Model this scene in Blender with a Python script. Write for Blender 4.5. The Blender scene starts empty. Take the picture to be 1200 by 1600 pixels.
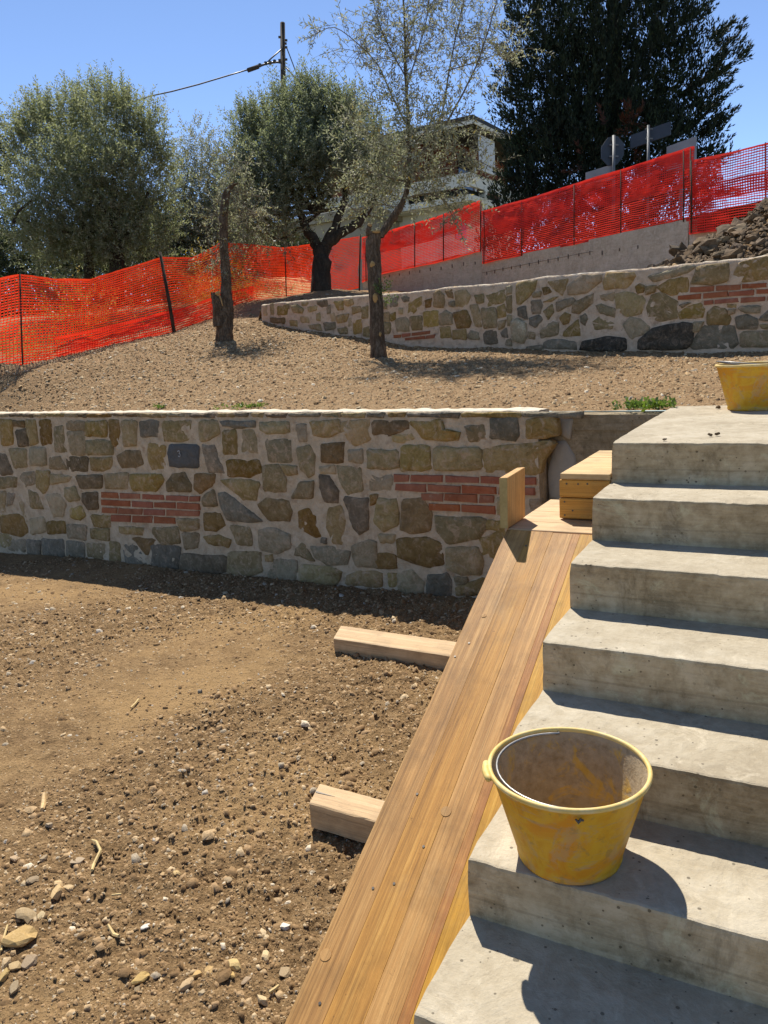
import bpy, bmesh, math, random
import numpy as np
from mathutils import Vector, Matrix, noise as mnoise

random.seed(7)
RNG = np.random.default_rng(11)
SC = bpy.context.scene
COL = SC.collection

# ------------------------------------------------------------------ camera
CAM = np.array([0.720204, -3.300560, 0.434804])
YAW, PIT, ROL, FPX = -0.5063376, -0.2045125, -0.0614866, 1213.3   # FPX: focal length in pixels of the 1200x1600 photograph

def cam_axes():
    f = np.array([math.sin(YAW)*math.cos(PIT), math.cos(YAW)*math.cos(PIT), math.sin(PIT)])
    r = np.array([math.cos(YAW), -math.sin(YAW), 0.0])
    u = np.cross(r, f)
    return (math.cos(ROL)*r + math.sin(ROL)*u, -math.sin(ROL)*r + math.cos(ROL)*u, f)
AX_R, AX_U, AX_F = cam_axes()

cd = bpy.data.cameras.new('camera')
cam = bpy.data.objects.new('camera', cd)
COL.objects.link(cam)
m = Matrix.Identity(4)
for i in range(3):
    m[i][0], m[i][1], m[i][2], m[i][3] = AX_R[i], AX_U[i], -AX_F[i], CAM[i]
cam.matrix_world = m
cd.sensor_fit = 'VERTICAL'
cd.sensor_height = 24.0
cd.lens = 24.0*FPX/1600.0
cd.clip_start = 0.05
cd.clip_end = 3000
SC.camera = cam

# ------------------------------------------------------------------ sky, sun, exposure
SUN_DIR = np.array([-0.069, 0.090, 0.170]); SUN_DIR /= np.linalg.norm(SUN_DIR)   # towards the sun
SUN_EL = math.asin(SUN_DIR[2]); SUN_AZ = math.atan2(SUN_DIR[0], SUN_DIR[1])
world = bpy.data.worlds.new('World'); SC.world = world
world.use_nodes = True
wn = world.node_tree.nodes; wl = world.node_tree.links
wn.clear()
sky = wn.new('ShaderNodeTexSky'); sky.sky_type = 'NISHITA'
sky.sun_disc = False
sky.sun_elevation = SUN_EL; sky.sun_rotation = SUN_AZ
sky.altitude = 1800; sky.air_density = 0.6; sky.dust_density = 0.0; sky.ozone_density = 1.6
bg = wn.new('ShaderNodeBackground'); bg.inputs['Strength'].default_value = 0.15
wo = wn.new('ShaderNodeOutputWorld')
wl.new(sky.outputs[0], bg.inputs['Color']); wl.new(bg.outputs[0], wo.inputs['Surface'])
sd = bpy.data.lights.new('sun', 'SUN'); sd.energy = 4.7; sd.angle = math.radians(0.53); sd.color = (1.0, 0.965, 0.905)
sun = bpy.data.objects.new('sun', sd); COL.objects.link(sun)
sun.rotation_mode = 'QUATERNION'
sun.rotation_quaternion = Vector(SUN_DIR).to_track_quat('Z', 'Y')
SC.view_settings.view_transform = 'Standard'
SC.view_settings.look = 'None'
SC.view_settings.gamma = 1.0
SC.view_settings.exposure = 0.62
SC.view_settings.use_curve_mapping = False

# ------------------------------------------------------------------ helpers: points
def ray(px, py):
    return AX_R*((px-600.0)/FPX) - AX_U*((py-800.0)/FPX) + AX_F
def at(px, py, depth):            # the point seen at that place of the photograph, at that real distance
    return CAM + ray(px, py)*depth
def onz(px, py, z):
    v = ray(px, py); return CAM + v*((z-CAM[2])/v[2])
def PXM(depth):                   # metres per photograph pixel at a distance
    return depth/FPX

# ------------------------------------------------------------------ helpers: noise
def _hash(ix, iy, seed):
    h = (ix.astype(np.int64)*374761393 + iy.astype(np.int64)*668265263 + seed*1442695041) & 0xFFFFFFFF
    h = ((h ^ (h >> 13))*1274126177) & 0xFFFFFFFF
    return ((h ^ (h >> 16)) & 0xFFFF)/65535.0
def vnoise(x, y, seed=0):
    x = np.asarray(x, float); y = np.asarray(y, float)
    ix = np.floor(x); iy = np.floor(y); fx = x-ix; fy = y-iy
    fx = fx*fx*(3-2*fx); fy = fy*fy*(3-2*fy)
    a = _hash(ix, iy, seed); b = _hash(ix+1, iy, seed); c = _hash(ix, iy+1, seed); d = _hash(ix+1, iy+1, seed)
    return (a*(1-fx)+b*fx)*(1-fy) + (c*(1-fx)+d*fx)*fy - 0.5
def fbm(x, y, seed=0, octs=4):
    r = 0; a = 1.0
    for o in range(octs):
        r = r + a*vnoise(x*2**o, y*2**o, seed+o*17); a *= 0.5
    return r

class TPS:
    def __init__(self, pts):
        P = np.array(pts, float); self.P = P[:, :2]; n = len(P)
        d = np.linalg.norm(self.P[:, None]-self.P[None], axis=2)
        K = np.where(d > 0, d*d*np.log(d+1e-12), 0) + np.eye(n)*0.02
        A = np.zeros((n+3, n+3)); A[:n, :n] = K; A[:n, n] = 1; A[:n, n+1:] = self.P; A[n, :n] = 1; A[n+1:, :n] = self.P.T
        self.w = np.linalg.solve(A, np.concatenate([P[:, 2], [0, 0, 0]]))
    def __call__(self, x, y):
        x = np.asarray(x, float); y = np.asarray(y, float)
        r = self.w[-3] + self.w[-2]*x + self.w[-1]*y
        for (px, py), w in zip(self.P, self.w):
            d2 = (x-px)**2 + (y-py)**2 + 1e-12
            r = r + w*0.5*d2*np.log(d2)
        return r

# ------------------------------------------------------------------ helpers: objects
def mesh_np(name, V, F, mat=None, smooth=False):
    V = np.asarray(V, np.float32).reshape(-1, 3); F = np.asarray(F, np.int32)
    me = bpy.data.meshes.new(name)
    nf, k = F.shape
    me.vertices.add(len(V)); me.vertices.foreach_set('co', V.ravel())
    me.loops.add(nf*k); me.loops.foreach_set('vertex_index', F.ravel())
    me.polygons.add(nf); me.polygons.foreach_set('loop_start', np.arange(0, nf*k, k, dtype=np.int32))
    me.polygons.foreach_set('loop_total', np.full(nf, k, np.int32))
    if smooth: me.polygons.foreach_set('use_smooth', np.ones(nf, bool))
    me.update(calc_edges=True); me.validate()
    if mat: me.materials.append(mat)
    return me
def link(name, me, parent=None):
    o = bpy.data.objects.new(name, me); COL.objects.link(o)
    if parent is not None: o.parent = parent
    return o
def thing(name, label, cat, loc=(0, 0, 0), group=None):
    o = bpy.data.objects.new(name, None); COL.objects.link(o)
    o.empty_display_size = 0.1
    o.location = [float(v) for v in loc]
    o['label'] = label; o['category'] = cat
    if group: o['group'] = group
    return o
def tag(o, label, cat, group=None):
    o['label'] = label; o['category'] = cat
    if group: o['group'] = group
    return o
def rel(V, parent):               # world points to the parent's space (parents are only moved, never turned)
    return np.asarray(V, float).reshape(-1, 3) - (np.array(parent.location[:]) if parent is not None else 0)
def part(name, V, F, mat, parent, smooth=False):
    return link(name, mesh_np(name, rel(V, parent), F, mat, smooth), parent)

class MB:                          # collects polygons of any size
    def __init__(s): s.v = []; s.f = []
    def add(s, V, F):
        b = len(s.v); s.v += [tuple(map(float, v)) for v in V]; s.f += [tuple(i+b for i in f) for f in F]
        return s
    def box(s, a, b):
        x0, y0, z0 = a; x1, y1, z1 = b
        return s.add([(x0,y0,z0),(x1,y0,z0),(x1,y1,z0),(x0,y1,z0),(x0,y0,z1),(x1,y0,z1),(x1,y1,z1),(x0,y1,z1)],
              [(0,3,2,1),(4,5,6,7),(0,1,5,4),(1,2,6,5),(2,3,7,6),(3,0,4,7)])
    def frame_box(s, o, ax, ay, az):      # box from corner o along three vectors
        o = np.array(o, float); ax = np.array(ax, float); ay = np.array(ay, float); az = np.array(az, float)
        V = [o, o+ax, o+ax+ay, o+ay, o+az, o+ax+az, o+ax+ay+az, o+ay+az]
        F = [(0,3,2,1),(4,5,6,7),(0,1,5,4),(1,2,6,5),(2,3,7,6),(3,0,4,7)]
        if np.dot(np.cross(ax, ay), az) < 0: F = [f[::-1] for f in F]
        return s.add(V, F)
    def tube(s, P, R, n=8, cap=True, jag=0.0, seed=0):
        P = [np.array(p, float) for p in P]
        if np.isscalar(R): R = [R]*len(P)
        rng = random.Random(seed); rings = []
        t0 = P[1]-P[0]; t0 /= np.linalg.norm(t0)
        up = np.array([0, 0, 1.0]) if abs(t0[2]) < 0.9 else np.array([1.0, 0, 0])
        u = np.cross(t0, up); u /= np.linalg.norm(u)
        V = []; F = []
        for i, p in enumerate(P):
            t = P[min(i+1, len(P)-1)]-P[max(i-1, 0)]; t /= (np.linalg.norm(t)+1e-9)
            u = u - t*np.dot(u, t); u /= (np.linalg.norm(u)+1e-9); w = np.cross(t, u)
            for k in range(n):
                a = 2*math.pi*k/n; r = R[i]*(1+jag*(rng.random()-.5)*2)
                V.append(p + (u*math.cos(a)+w*math.sin(a))*r)
        for i in range(len(P)-1):
            for k in range(n):
                a = i*n+k; b = i*n+(k+1) % n
                F.append((a, b, b+n, a+n))
        if cap:
            F.append(tuple(range(n))[::-1]); F.append(tuple((len(P)-1)*n+k for k in range(n)))
        return s.add(V, F)
    def build(s, name, mat, parent=None, smooth=False, bevel=0.0, seg=1):
        me = bpy.data.meshes.new(name)
        V = rel(s.v, parent)
        me.from_pydata([tuple(v) for v in V], [], s.f)
        if bevel > 0:
            bm = bmesh.new(); bm.from_mesh(me)
            bmesh.ops.remove_doubles(bm, verts=bm.verts, dist=1e-5)
            bmesh.ops.bevel(bm, geom=list(bm.edges), offset=bevel, segments=seg, affect='EDGES', profile=0.6)
            bm.to_mesh(me); bm.free()
        if smooth:
            me.polygons.foreach_set('use_smooth', np.ones(len(me.polygons), bool))
        me.materials.append(mat); me.update()
        return link(name, me, parent)

# ------------------------------------------------------------------ helpers: materials
WARM = (1.03, 0.965, 0.86)       # warm white balance painted into the material colours, to offset the bluish skylight
def warm(c): return tuple(a*b for a, b in zip(c, WARM))
class NT:
    def __init__(s, name):
        s.m = bpy.data.materials.new(name); s.m.use_nodes = True
        s.t = s.m.node_tree; s.t.nodes.clear()
        s.out = s.t.nodes.new('ShaderNodeOutputMaterial')
    def n(s, typ, **kw):
        nd = s.t.nodes.new('ShaderNode'+typ)
        for k, v in kw.items():
            if hasattr(nd, k): setattr(nd, k, v)
            else: s.put(nd.inputs[k], v)
        return nd
    def put(s, sock, v):
        if isinstance(v, bpy.types.NodeSocket): s.t.links.new(v, sock)
        else:
            if hasattr(sock.default_value, '__len__') and len(sock.default_value) == 4 and len(v) == 3: v = (*warm(v), 1)
            sock.default_value = v
    def coord(s, kind='Object', scale=(1, 1, 1), rot=(0, 0, 0)):
        tc = s.n('TexCoord'); mp = s.n('Mapping')
        s.t.links.new(tc.outputs[kind], mp.inputs['Vector'])
        mp.inputs['Scale'].default_value = scale; mp.inputs['Rotation'].default_value = rot
        return mp.outputs[0]
    def noise(s, vec, scale, detail=4, rough=0.55, dist=0.0):
        nd = s.n('TexNoise'); s.put(nd.inputs['Vector'], vec)
        nd.inputs['Scale'].default_value = scale; nd.inputs['Detail'].default_value = detail
        nd.inputs['Roughness'].default_value = rough; nd.inputs['Distortion'].default_value = dist
        return nd.outputs['Fac']
    def ramp(s, fac, stops, interp='LINEAR'):
        nd = s.n('ValToRGB'); cr = nd.color_ramp; cr.interpolation = interp
        while len(cr.elements) < len(stops): cr.elements.new(0.5)
        for e, (p, c) in zip(cr.elements, stops):
            e.position = p; e.color = (*warm(c), 1) if hasattr(c, '__len__') else (c, c, c, 1)
        s.put(nd.inputs[0], fac); return nd.outputs[0]
    def mix(s, fac, a, b, mode='MIX'):
        nd = s.n('Mix'); nd.data_type = 'RGBA'; nd.blend_type = mode
        s.put(nd.inputs[0], fac); s.put(nd.inputs[6], a); s.put(nd.inputs[7], b); return nd.outputs[2]
    def math(s, op, a, b=0.5, clamp=False):
        nd = s.n('Math'); nd.operation = op; nd.use_clamp = clamp
        s.put(nd.inputs[0], a); s.put(nd.inputs[1], b); return nd.outputs[0]
    def hsv(s, col, hue=0.5, sat=1.0, val=1.0):
        nd = s.n('HueSaturation'); s.put(nd.inputs['Color'], col)
        s.put(nd.inputs['Hue'], hue); s.put(nd.inputs['Saturation'], sat); s.put(nd.inputs['Value'], val); return nd.outputs[0]
    def maprange(s, v, a, b, c, d):
        nd = s.n('MapRange'); s.put(nd.inputs[0], v)
        for i, x in enumerate((a, b, c, d)): nd.inputs[i+1].default_value = x
        return nd.outputs[0]
    def bump(s, h, strength, dist, normal=None):
        nd = s.n('Bump'); nd.inputs['Strength'].default_value = strength; nd.inputs['Distance'].default_value = dist
        s.put(nd.inputs['Height'], h)
        if normal is not None: s.put(nd.inputs['Normal'], normal)
        return nd.outputs[0]
    def principled(s, col, rough=0.85, normal=None, spec=0.3, metallic=0.0):
        p = s.n('BsdfPrincipled'); s.put(p.inputs['Base Color'], col); s.put(p.inputs['Roughness'], rough)
        s.put(p.inputs['Specular IOR Level'], spec); p.inputs['Metallic'].default_value = metallic
        if normal is not None: s.put(p.inputs['Normal'], normal)
        return p.outputs[0]
    def done(s, shader):
        s.t.links.new(shader, s.out.inputs['Surface']); return s.m

def rough_mat(name, cols, scale=3.0, fine=40.0, rough=0.9, bumps=((30, 0.4, 0.01),), objrand=0.0, spec=0.2, dirt=None, stretch=(1, 1, 1), detail=5):
    t = NT(name); v = t.coord('Object', stretch)
    n1 = t.noise(v, scale, detail, 0.6); n2 = t.noise(v, fine, 3, 0.6)
    f = t.math('ADD', t.math('MULTIPLY', n1, 0.7), t.math('MULTIPLY', n2, 0.3))
    k = len(cols)
    col = t.ramp(f, [(0.3+0.4*i/max(1, k-1), c) for i, c in enumerate(cols)])
    if dirt is not None:
        dcol, dscale, lo, hi = dirt
        col = t.mix(t.ramp(t.noise(v, dscale, 6, 0.65), [(lo, 0.0), (hi, 1.0)]), col, dcol)
    if objrand > 0:
        oi = t.n('ObjectInfo'); r = oi.outputs['Random']
        col = t.hsv(col, t.maprange(r, 0, 1, 0.5-0.02*objrand, 0.5+0.02*objrand), t.maprange(t.math('FRACT', t.math('MULTIPLY', r, 7.3)), 0, 1, 1-0.35*objrand, 1+0.25*objrand),
                    t.maprange(t.math('FRACT', t.math('MULTIPLY', r, 13.7)), 0, 1, 1-0.35*objrand, 1+0.35*objrand))
    nrm = None
    for sc, st, ds in bumps: nrm = t.bump(t.noise(v, sc, 5, 0.65), st, ds, nrm)
    return t.done(t.principled(col, rough, nrm, spec))

def flat_mat(name, col, rough=0.6, metallic=0.0, spec=0.4, vary=0.12, scale=8.0):
    t = NT(name); v = t.coord()
    n = t.noise(v, scale, 4, 0.6)
    c = t.mix(1.0, col, t.ramp(n, [(0.3, 1-vary), (0.7, 1+vary)]), 'MULTIPLY')
    return t.done(t.principled(c, rough, None, spec, metallic))

def leaf_mat(name, front, back, transl, tfac=0.35, rough=0.45, vary=0.35, old=None):
    t = NT(name); g = t.n('NewGeometry')
    r = g.outputs['Random Per Island']
    col = t.mix(g.outputs['Backfacing'], front, back)
    nz = t.noise(t.coord(), 1.9, 3, 0.6)
    col = t.hsv(col, t.maprange(r, 0, 1, 0.485, 0.515), t.maprange(nz, 0.35, 0.65, 0.8, 1.15), t.math('MULTIPLY', t.maprange(nz, 0.33, 0.67, 0.72, 1.35), t.maprange(t.math('FRACT', t.math('MULTIPLY', r, 9.1)), 0, 1, 1-vary, 1+vary)))
    if old is not None:
        col = t.mix(t.math('GREATER_THAN', r, 0.972), col, old)
    p = t.principled(col, rough, None, 0.22)
    tr = t.n('BsdfTranslucent'); t.put(tr.inputs['Color'], t.mix(0.5, transl, col, 'MIX'))
    mx = t.n('MixShader'); mx.inputs[0].default_value = tfac
    t.t.links.new(p, mx.inputs[1]); t.t.links.new(tr.outputs[0], mx.inputs[2])
    return t.done(mx.outputs[0])

# ------------------------------------------------------------------ materials
M = {}
M['soil'] = None
def soil_mat(name, cols, patch):
    t = NT(name); v = t.coord()
    big = t.noise(v, 0.9, 5, 0.6); mid = t.noise(v, 14, 5, 0.7); fine = t.noise(v, 95, 4, 0.7)
    f = t.math('ADD', t.math('MULTIPLY', mid, 0.45), t.math('MULTIPLY', fine, 0.55))
    col = t.ramp(f, [(0.34, cols[0]), (0.5, cols[1]), (0.64, cols[2])])
    col = t.mix(t.ramp(big, [(0.46, 0.0), (0.62, 0.75)]), col, patch)
    vo = t.n('TexVoronoi'); t.put(vo.inputs['Vector'], v); vo.inputs['Scale'].default_value = 70
    pale = t.math('GREATER_THAN', vo.outputs['Color'], 0.86)
    near = t.math('LESS_THAN', vo.outputs['Distance'], 0.33)
    col = t.mix(t.math('MULTIPLY', pale, near), col, (0.42, 0.34, 0.24))
    nrm = t.bump(mid, 0.8, 0.03); nrm = t.bump(fine, 0.9, 0.010, nrm)
    nrm = t.bump(t.math('SUBTRACT', 1.0, vo.outputs['Distance']), 0.7, 0.006, nrm)
    return t.done(t.principled(col, 0.95, nrm, 0.1))
M['soil'] = soil_mat('brown_soil', [(0.085, 0.053, 0.026), (0.205, 0.134, 0.068), (0.34, 0.238, 0.13)], (0.33, 0.22, 0.108))
M['soil_up'] = soil_mat('pale_brown_soil', [(0.15, 0.094, 0.048), (0.27, 0.18, 0.098), (0.40, 0.285, 0.165)], (0.30, 0.205, 0.115))
M['soil_dark'] = soil_mat('damp_soil', [(0.04, 0.028, 0.018), (0.09, 0.062, 0.04), (0.15, 0.11, 0.07)], (0.10, 0.07, 0.045))

def pebble_mat(name, stops):
    t = NT(name); g = t.n('NewGeometry')
    col = t.ramp(g.outputs['Random Per Island'], stops, 'CONSTANT')
    v = t.coord(); n = t.noise(v, 120, 3, 0.6)
    col = t.mix(1.0, col, t.ramp(n, [(0.3, 0.75), (0.7, 1.2)]), 'MULTIPLY')
    return t.done(t.principled(col, 0.9, t.bump(n, 0.5, 0.004), 0.15))
M['pebble'] = pebble_mat('gravel_mix', [(0.0, (0.18, 0.115, 0.058)), (0.22, (0.26, 0.17, 0.088)), (0.46, (0.33, 0.225, 0.125)),
                                        (0.74, (0.40, 0.29, 0.17)), (0.88, (0.47, 0.37, 0.24)), (0.945, (0.34, 0.29, 0.22)), (0.975, (0.58, 0.51, 0.40)), (0.99, (0.38, 0.35, 0.31))])
M['pebble_up'] = pebble_mat('gravel_pale_mix', [(0.0, (0.19, 0.12, 0.062)), (0.26, (0.28, 0.185, 0.10)), (0.50, (0.36, 0.255, 0.145)),
                                        (0.76, (0.42, 0.315, 0.19)), (0.90, (0.48, 0.39, 0.26)), (0.955, (0.34, 0.29, 0.23)), (0.98, (0.56, 0.50, 0.40))])

def stone_mat(name, a, b, c, dirt=(0.50, 0.38, 0.28), amt=0.6, bs=1.0):
    t = NT(name); v = t.coord()
    oi = t.n('ObjectInfo'); r = oi.outputs['Random']
    off = t.n('VectorMath'); off.operation = 'ADD'
    cmb = t.n('CombineXYZ'); t.put(cmb.inputs[0], t.math('MULTIPLY', r, 37.0)); t.put(cmb.inputs[2], t.math('MULTIPLY', r, 91.0))
    t.put(off.inputs[0], v); t.put(off.inputs[1], cmb.outputs[0]); v2 = off.outputs[0]
    n1 = t.noise(v2, 7, 6, 0.65, 0.6); n2 = t.noise(v2, 42, 5, 0.7)
    f = t.math('ADD', t.math('MULTIPLY', n1, 0.55), t.math('MULTIPLY', n2, 0.45))
    col = t.ramp(f, [(0.34, a), (0.5, b), (0.66, c)])
    col = t.hsv(col, t.maprange(r, 0, 1, 0.493, 0.507), t.maprange(t.math('FRACT', t.math('MULTIPLY', r, 7.3)), 0, 1, 0.98, 1.28),
                t.maprange(t.math('FRACT', t.math('MULTIPLY', r, 13.7)), 0, 1, 0.82, 1.18))
    smear = t.ramp(t.noise(v2, 16, 7, 0.75, 0.8), [(0.50, 0.0), (0.64, amt)])
    col = t.mix(smear, col, dirt)
    nrm = t.bump(n1, 0.9, 0.03*bs); nrm = t.bump(n2, 0.8, 0.009*bs, nrm)
    nrm = t.bump(t.noise(v2, 160, 3, 0.6), 0.4, 0.002*bs, nrm)
    return t.done(t.principled(col, 0.88, nrm, 0.2))
STONE = {
 'o': stone_mat('olive_brown_stone', (0.177, 0.132, 0.066), (0.271, 0.212, 0.116), (0.366, 0.295, 0.177)),
 'b': stone_mat('rust_brown_stone', (0.123, 0.081, 0.040), (0.202, 0.138, 0.069), (0.280, 0.202, 0.112), amt=0.35),
 'g': stone_mat('grey_green_stone', (0.177, 0.144, 0.092), (0.266, 0.224, 0.153), (0.354, 0.307, 0.224)),
 'h': stone_mat('dark_brown_stone', (0.086, 0.066, 0.044), (0.149, 0.116, 0.079), (0.209, 0.171, 0.121), amt=0.35),
 'd': stone_mat('dark_grey_stone', (0.112, 0.099, 0.074), (0.174, 0.157, 0.123), (0.235, 0.218, 0.179), amt=0.4),
 's': stone_mat('blue_slate_stone', (0.068, 0.070, 0.073), (0.101, 0.105, 0.108), (0.132, 0.136, 0.141), dirt=(0.17, 0.12, 0.075), amt=0.3),
 't': stone_mat('tan_stone', (0.242, 0.187, 0.110), (0.352, 0.281, 0.182), (0.440, 0.363, 0.253)),
 'k': stone_mat('blackish_stone', (0.03, 0.027, 0.022), (0.055, 0.050, 0.042), (0.09, 0.084, 0.072), amt=0.25),
 'w': stone_mat('whitish_stone', (0.212, 0.185, 0.132), (0.360, 0.320, 0.246), (0.636, 0.590, 0.493)),
 'r': rough_mat('red_brick', [(0.21, 0.072, 0.036), (0.29, 0.105, 0.055), (0.35, 0.145, 0.082)], 9, 60, 0.9, ((55, 0.5, 0.004), (12, 0.3, 0.01)), 0.22, dirt=((0.36, 0.22, 0.15), 22, 0.58, 0.78)),
}
M['mortar'] = rough_mat('pinkish_mortar', [(0.38, 0.305, 0.215), (0.50, 0.41, 0.30), (0.60, 0.505, 0.385)], 11, 60, 0.95, ((15, 0.8, 0.03), (38, 0.8, 0.010), (110, 0.5, 0.004)), dirt=((0.36, 0.27, 0.185), 13, 0.52, 0.70))
M['mortar_top'] = rough_mat('pale_capping_mortar', [(0.42, 0.37, 0.30), (0.58, 0.53, 0.44), (0.66, 0.62, 0.54)], 9, 60, 0.95, ((40, 0.5, 0.006),))
M['mortar2'] = rough_mat('rose_mortar', [(0.42, 0.33, 0.245), (0.53, 0.425, 0.325), (0.62, 0.51, 0.40)], 11, 60, 0.95, ((15, 0.6, 0.03), (38, 0.6, 0.010), (110, 0.4, 0.004)), dirt=((0.29, 0.215, 0.155), 12, 0.52, 0.72))

def concrete_mat(name, cols, grain=True, stain=0.55, boards=0.0):
    t = NT(name); v = t.coord(); vs = t.coord('Object', (0.8, 0.8, 11.0))
    n1 = t.noise(v, 2.3, 6, 0.6); n2 = t.noise(v, 26, 6, 0.7); n3 = t.noise(vs, 5, 6, 0.7, 0.4); n4 = t.noise(v, 8, 6, 0.72, 0.6)
    f = t.math('ADD', t.math('ADD', t.math('MULTIPLY', n1, 0.30), t.math('MULTIPLY', n2, 0.25)), t.math('ADD', t.math('MULTIPLY', n3, 0.20), t.math('MULTIPLY', n4, 0.25)))
    col = t.ramp(f, [(0.42, cols[0]), (0.5, cols[1]), (0.58, cols[2])])
    st = t.ramp(t.noise(t.coord('Object', (1.6, 1.6, 1.0)), 4.3, 8, 0.75, 0.5), [(0.53, 0.0), (0.66, stain)])
    col = t.mix(st, col, tuple(c*0.50 for c in cols[0]))
    blot = t.ramp(t.noise(v, 17, 4, 0.6, 0.8), [(0.69, 0.0), (0.75, stain*0.9)])
    col = t.mix(blot, col, tuple(c*0.34 for c in cols[0]))
    pale = t.ramp(t.noise(v, 6.1, 7, 0.75, 0.7), [(0.56, 0.0), (0.66, 0.45)])
    col = t.mix(pale, col, tuple(min(0.62, c*1.35) for c in cols[2]))
    def pits(scale, size, keep, seedoff):
        vo = t.n('TexVoronoi'); t.put(vo.inputs['Vector'], t.coord('Object', (1, 1, 1), (seedoff, seedoff*2, 0))); vo.inputs['Scale'].default_value = scale
        sep = t.n('SeparateColor'); t.put(sep.inputs[0], vo.outputs['Color'])
        lim = t.math('MULTIPLY', sep.outputs[1], size)
        return t.math('MULTIPLY', t.math('LESS_THAN', t.math('ADD', vo.outputs['Distance'], t.math('MULTIPLY', t.math('SUBTRACT', n2, 0.5), 0.35)), lim), t.math('GREATER_THAN', sep.outputs[0], keep))
    hol = t.math('MAXIMUM', pits(75, 0.34, 0.86, 0.3), pits(19, 0.15, 0.90, 0.9))
    hol = t.math('MULTIPLY', hol, t.ramp(t.noise(v, 1.7, 3, 0.5), [(0.44, 0.0), (0.54, 1.0)]))
    line = t.n('TexWave'); line.wave_type = 'BANDS'; line.bands_direction = 'Z'; t.put(line.inputs['Vector'], t.coord('Object', (1, 1, 1))); line.inputs['Scale'].default_value = 1.85; line.inputs['Distortion'].default_value = 0.25; line.inputs['Detail'].default_value = 2; line.inputs['Detail Scale'].default_value = 1.5
    seam = t.math('MULTIPLY', t.math('LESS_THAN', line.outputs['Fac'], 0.004), boards)
    col = t.mix(seam, col, tuple(c*0.45 for c in cols[0]))
    col = t.mix(t.math('MULTIPLY', hol, 0.72), col, tuple(c*0.28 for c in cols[0]))
    nrm = t.bump(n2, 0.5, 0.008); nrm = t.bump(n3, 0.45, 0.008, nrm); nrm = t.bump(n4, 0.4, 0.02, nrm)
    nrm = t.bump(t.math('SUBTRACT', 1.0, hol), 0.9, 0.008, nrm)
    nrm = t.bump(t.noise(v, 170, 3, 0.6), 0.4, 0.002, nrm)
    return t.done(t.principled(col, 0.88, nrm, 0.2))
M['concrete'] = concrete_mat('stair_concrete', [(0.31, 0.268, 0.198), (0.385, 0.342, 0.262), (0.445, 0.405, 0.325)], stain=0.18)
M['riser'] = concrete_mat('brown_riser_concrete', [(0.27, 0.205, 0.122), (0.42, 0.335, 0.215), (0.54, 0.45, 0.315)], stain=0.6, boards=0.22)
M['concrete_old'] = concrete_mat('board_marked_concrete', [(0.19, 0.15, 0.09), (0.27, 0.225, 0.15), (0.35, 0.30, 0.215)])
M['concrete_grey'] = concrete_mat('grey_wall_concrete', [(0.34, 0.325, 0.28), (0.43, 0.42, 0.37), (0.50, 0.49, 0.44)], stain=0.30)
M['plaster'] = rough_mat('grey_plaster', [(0.30, 0.285, 0.25), (0.37, 0.35, 0.31)], 5, 60, 0.9, ((40, 0.3, 0.004),))

def wood_mat(name, a, b, c, axis='Y', wear=None, rough=0.65, tilt=0.0):
    sc = {'Y': (16, 0.5, 16), 'X': (0.5, 16, 16), 'Z': (16, 16, 0.5)}[axis]
    t = NT(name); oi = t.n('ObjectInfo'); r = oi.outputs['Random']
    base = t.coord('Object', (1, 1, 1), (-tilt, 0, 0)); mp = t.n('Mapping'); t.put(mp.inputs['Vector'], base); mp.inputs['Scale'].default_value = sc; v0 = mp.outputs[0]; off = t.n('VectorMath'); off.operation = 'ADD'
    cmb = t.n('CombineXYZ')
    for i, k in enumerate((53.0, 31.0, 77.0)): t.put(cmb.inputs[i], t.math('MULTIPLY', r, k))
    t.put(off.inputs[0], v0); t.put(off.inputs[1], cmb.outputs[0]); v = off.outputs[0]
    g1 = t.noise(v, 1.6, 7, 0.7, 0.7); g2 = t.noise(v, 7.5, 6, 0.75, 0.3); vb = t.coord()
    blot = t.noise(vb, 5, 5, 0.65)
    f = t.math('ADD', t.math('MULTIPLY', g1, 0.6), t.math('MULTIPLY', g2, 0.4))
    col = t.ramp(f, [(0.32, a), (0.5, b), (0.66, c)])
    col = t.mix(t.ramp(blot, [(0.47, 0.0), (0.66, 0.6)]), col, wear or tuple(x*0.55 for x in b))
    blot2 = t.noise(vb, 2.6, 6, 0.7, 0.6)
    col = t.mix(t.ramp(blot2, [(0.53, 0.0), (0.70, 0.25)]), col, (0.36, 0.25, 0.13))
    spk = t.noise(vb, 60, 3, 0.7)
    col = t.mix(t.ramp(spk, [(0.68, 0.0), (0.76, 0.6)]), col, tuple(x*0.3 for x in a))
    mp2 = t.n('Mapping'); t.put(mp2.inputs['Vector'], v); mp2.inputs['Scale'].default_value = (5.0, 1.6, 5.0) if axis == 'Y' else ((1.6, 5.0, 5.0) if axis == 'X' else (5.0, 5.0, 1.6))
    g3 = t.noise(mp2.outputs[0], 1.7, 7, 0.75, 0.4)
    col = t.mix(1.0, col, t.ramp(g3, [(0.36, 0.70), (0.48, 0.98), (0.60, 1.05), (0.70, 1.16)]), 'MULTIPLY')
    crack = t.ramp(t.noise(mp2.outputs[0], 0.55, 5, 0.6, 0.8), [(0.486, 0.0), (0.497, 0.35), (0.503, 0.35), (0.514, 0.0)])
    col = t.mix(crack, col, tuple(x*0.32 for x in a))
    col = t.hsv(col, 0.5, 1.0, t.maprange(r, 0, 1, 0.96, 1.04))
    nrm = t.bump(g3, 0.35, 0.003); nrm = t.bump(g2, 0.35, 0.004, nrm); nrm = t.bump(g1, 0.3, 0.008, nrm)
    return t.done(t.principled(col, rough, nrm, 0.3))
TL = dict(tilt=math.atan(0.506))
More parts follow.
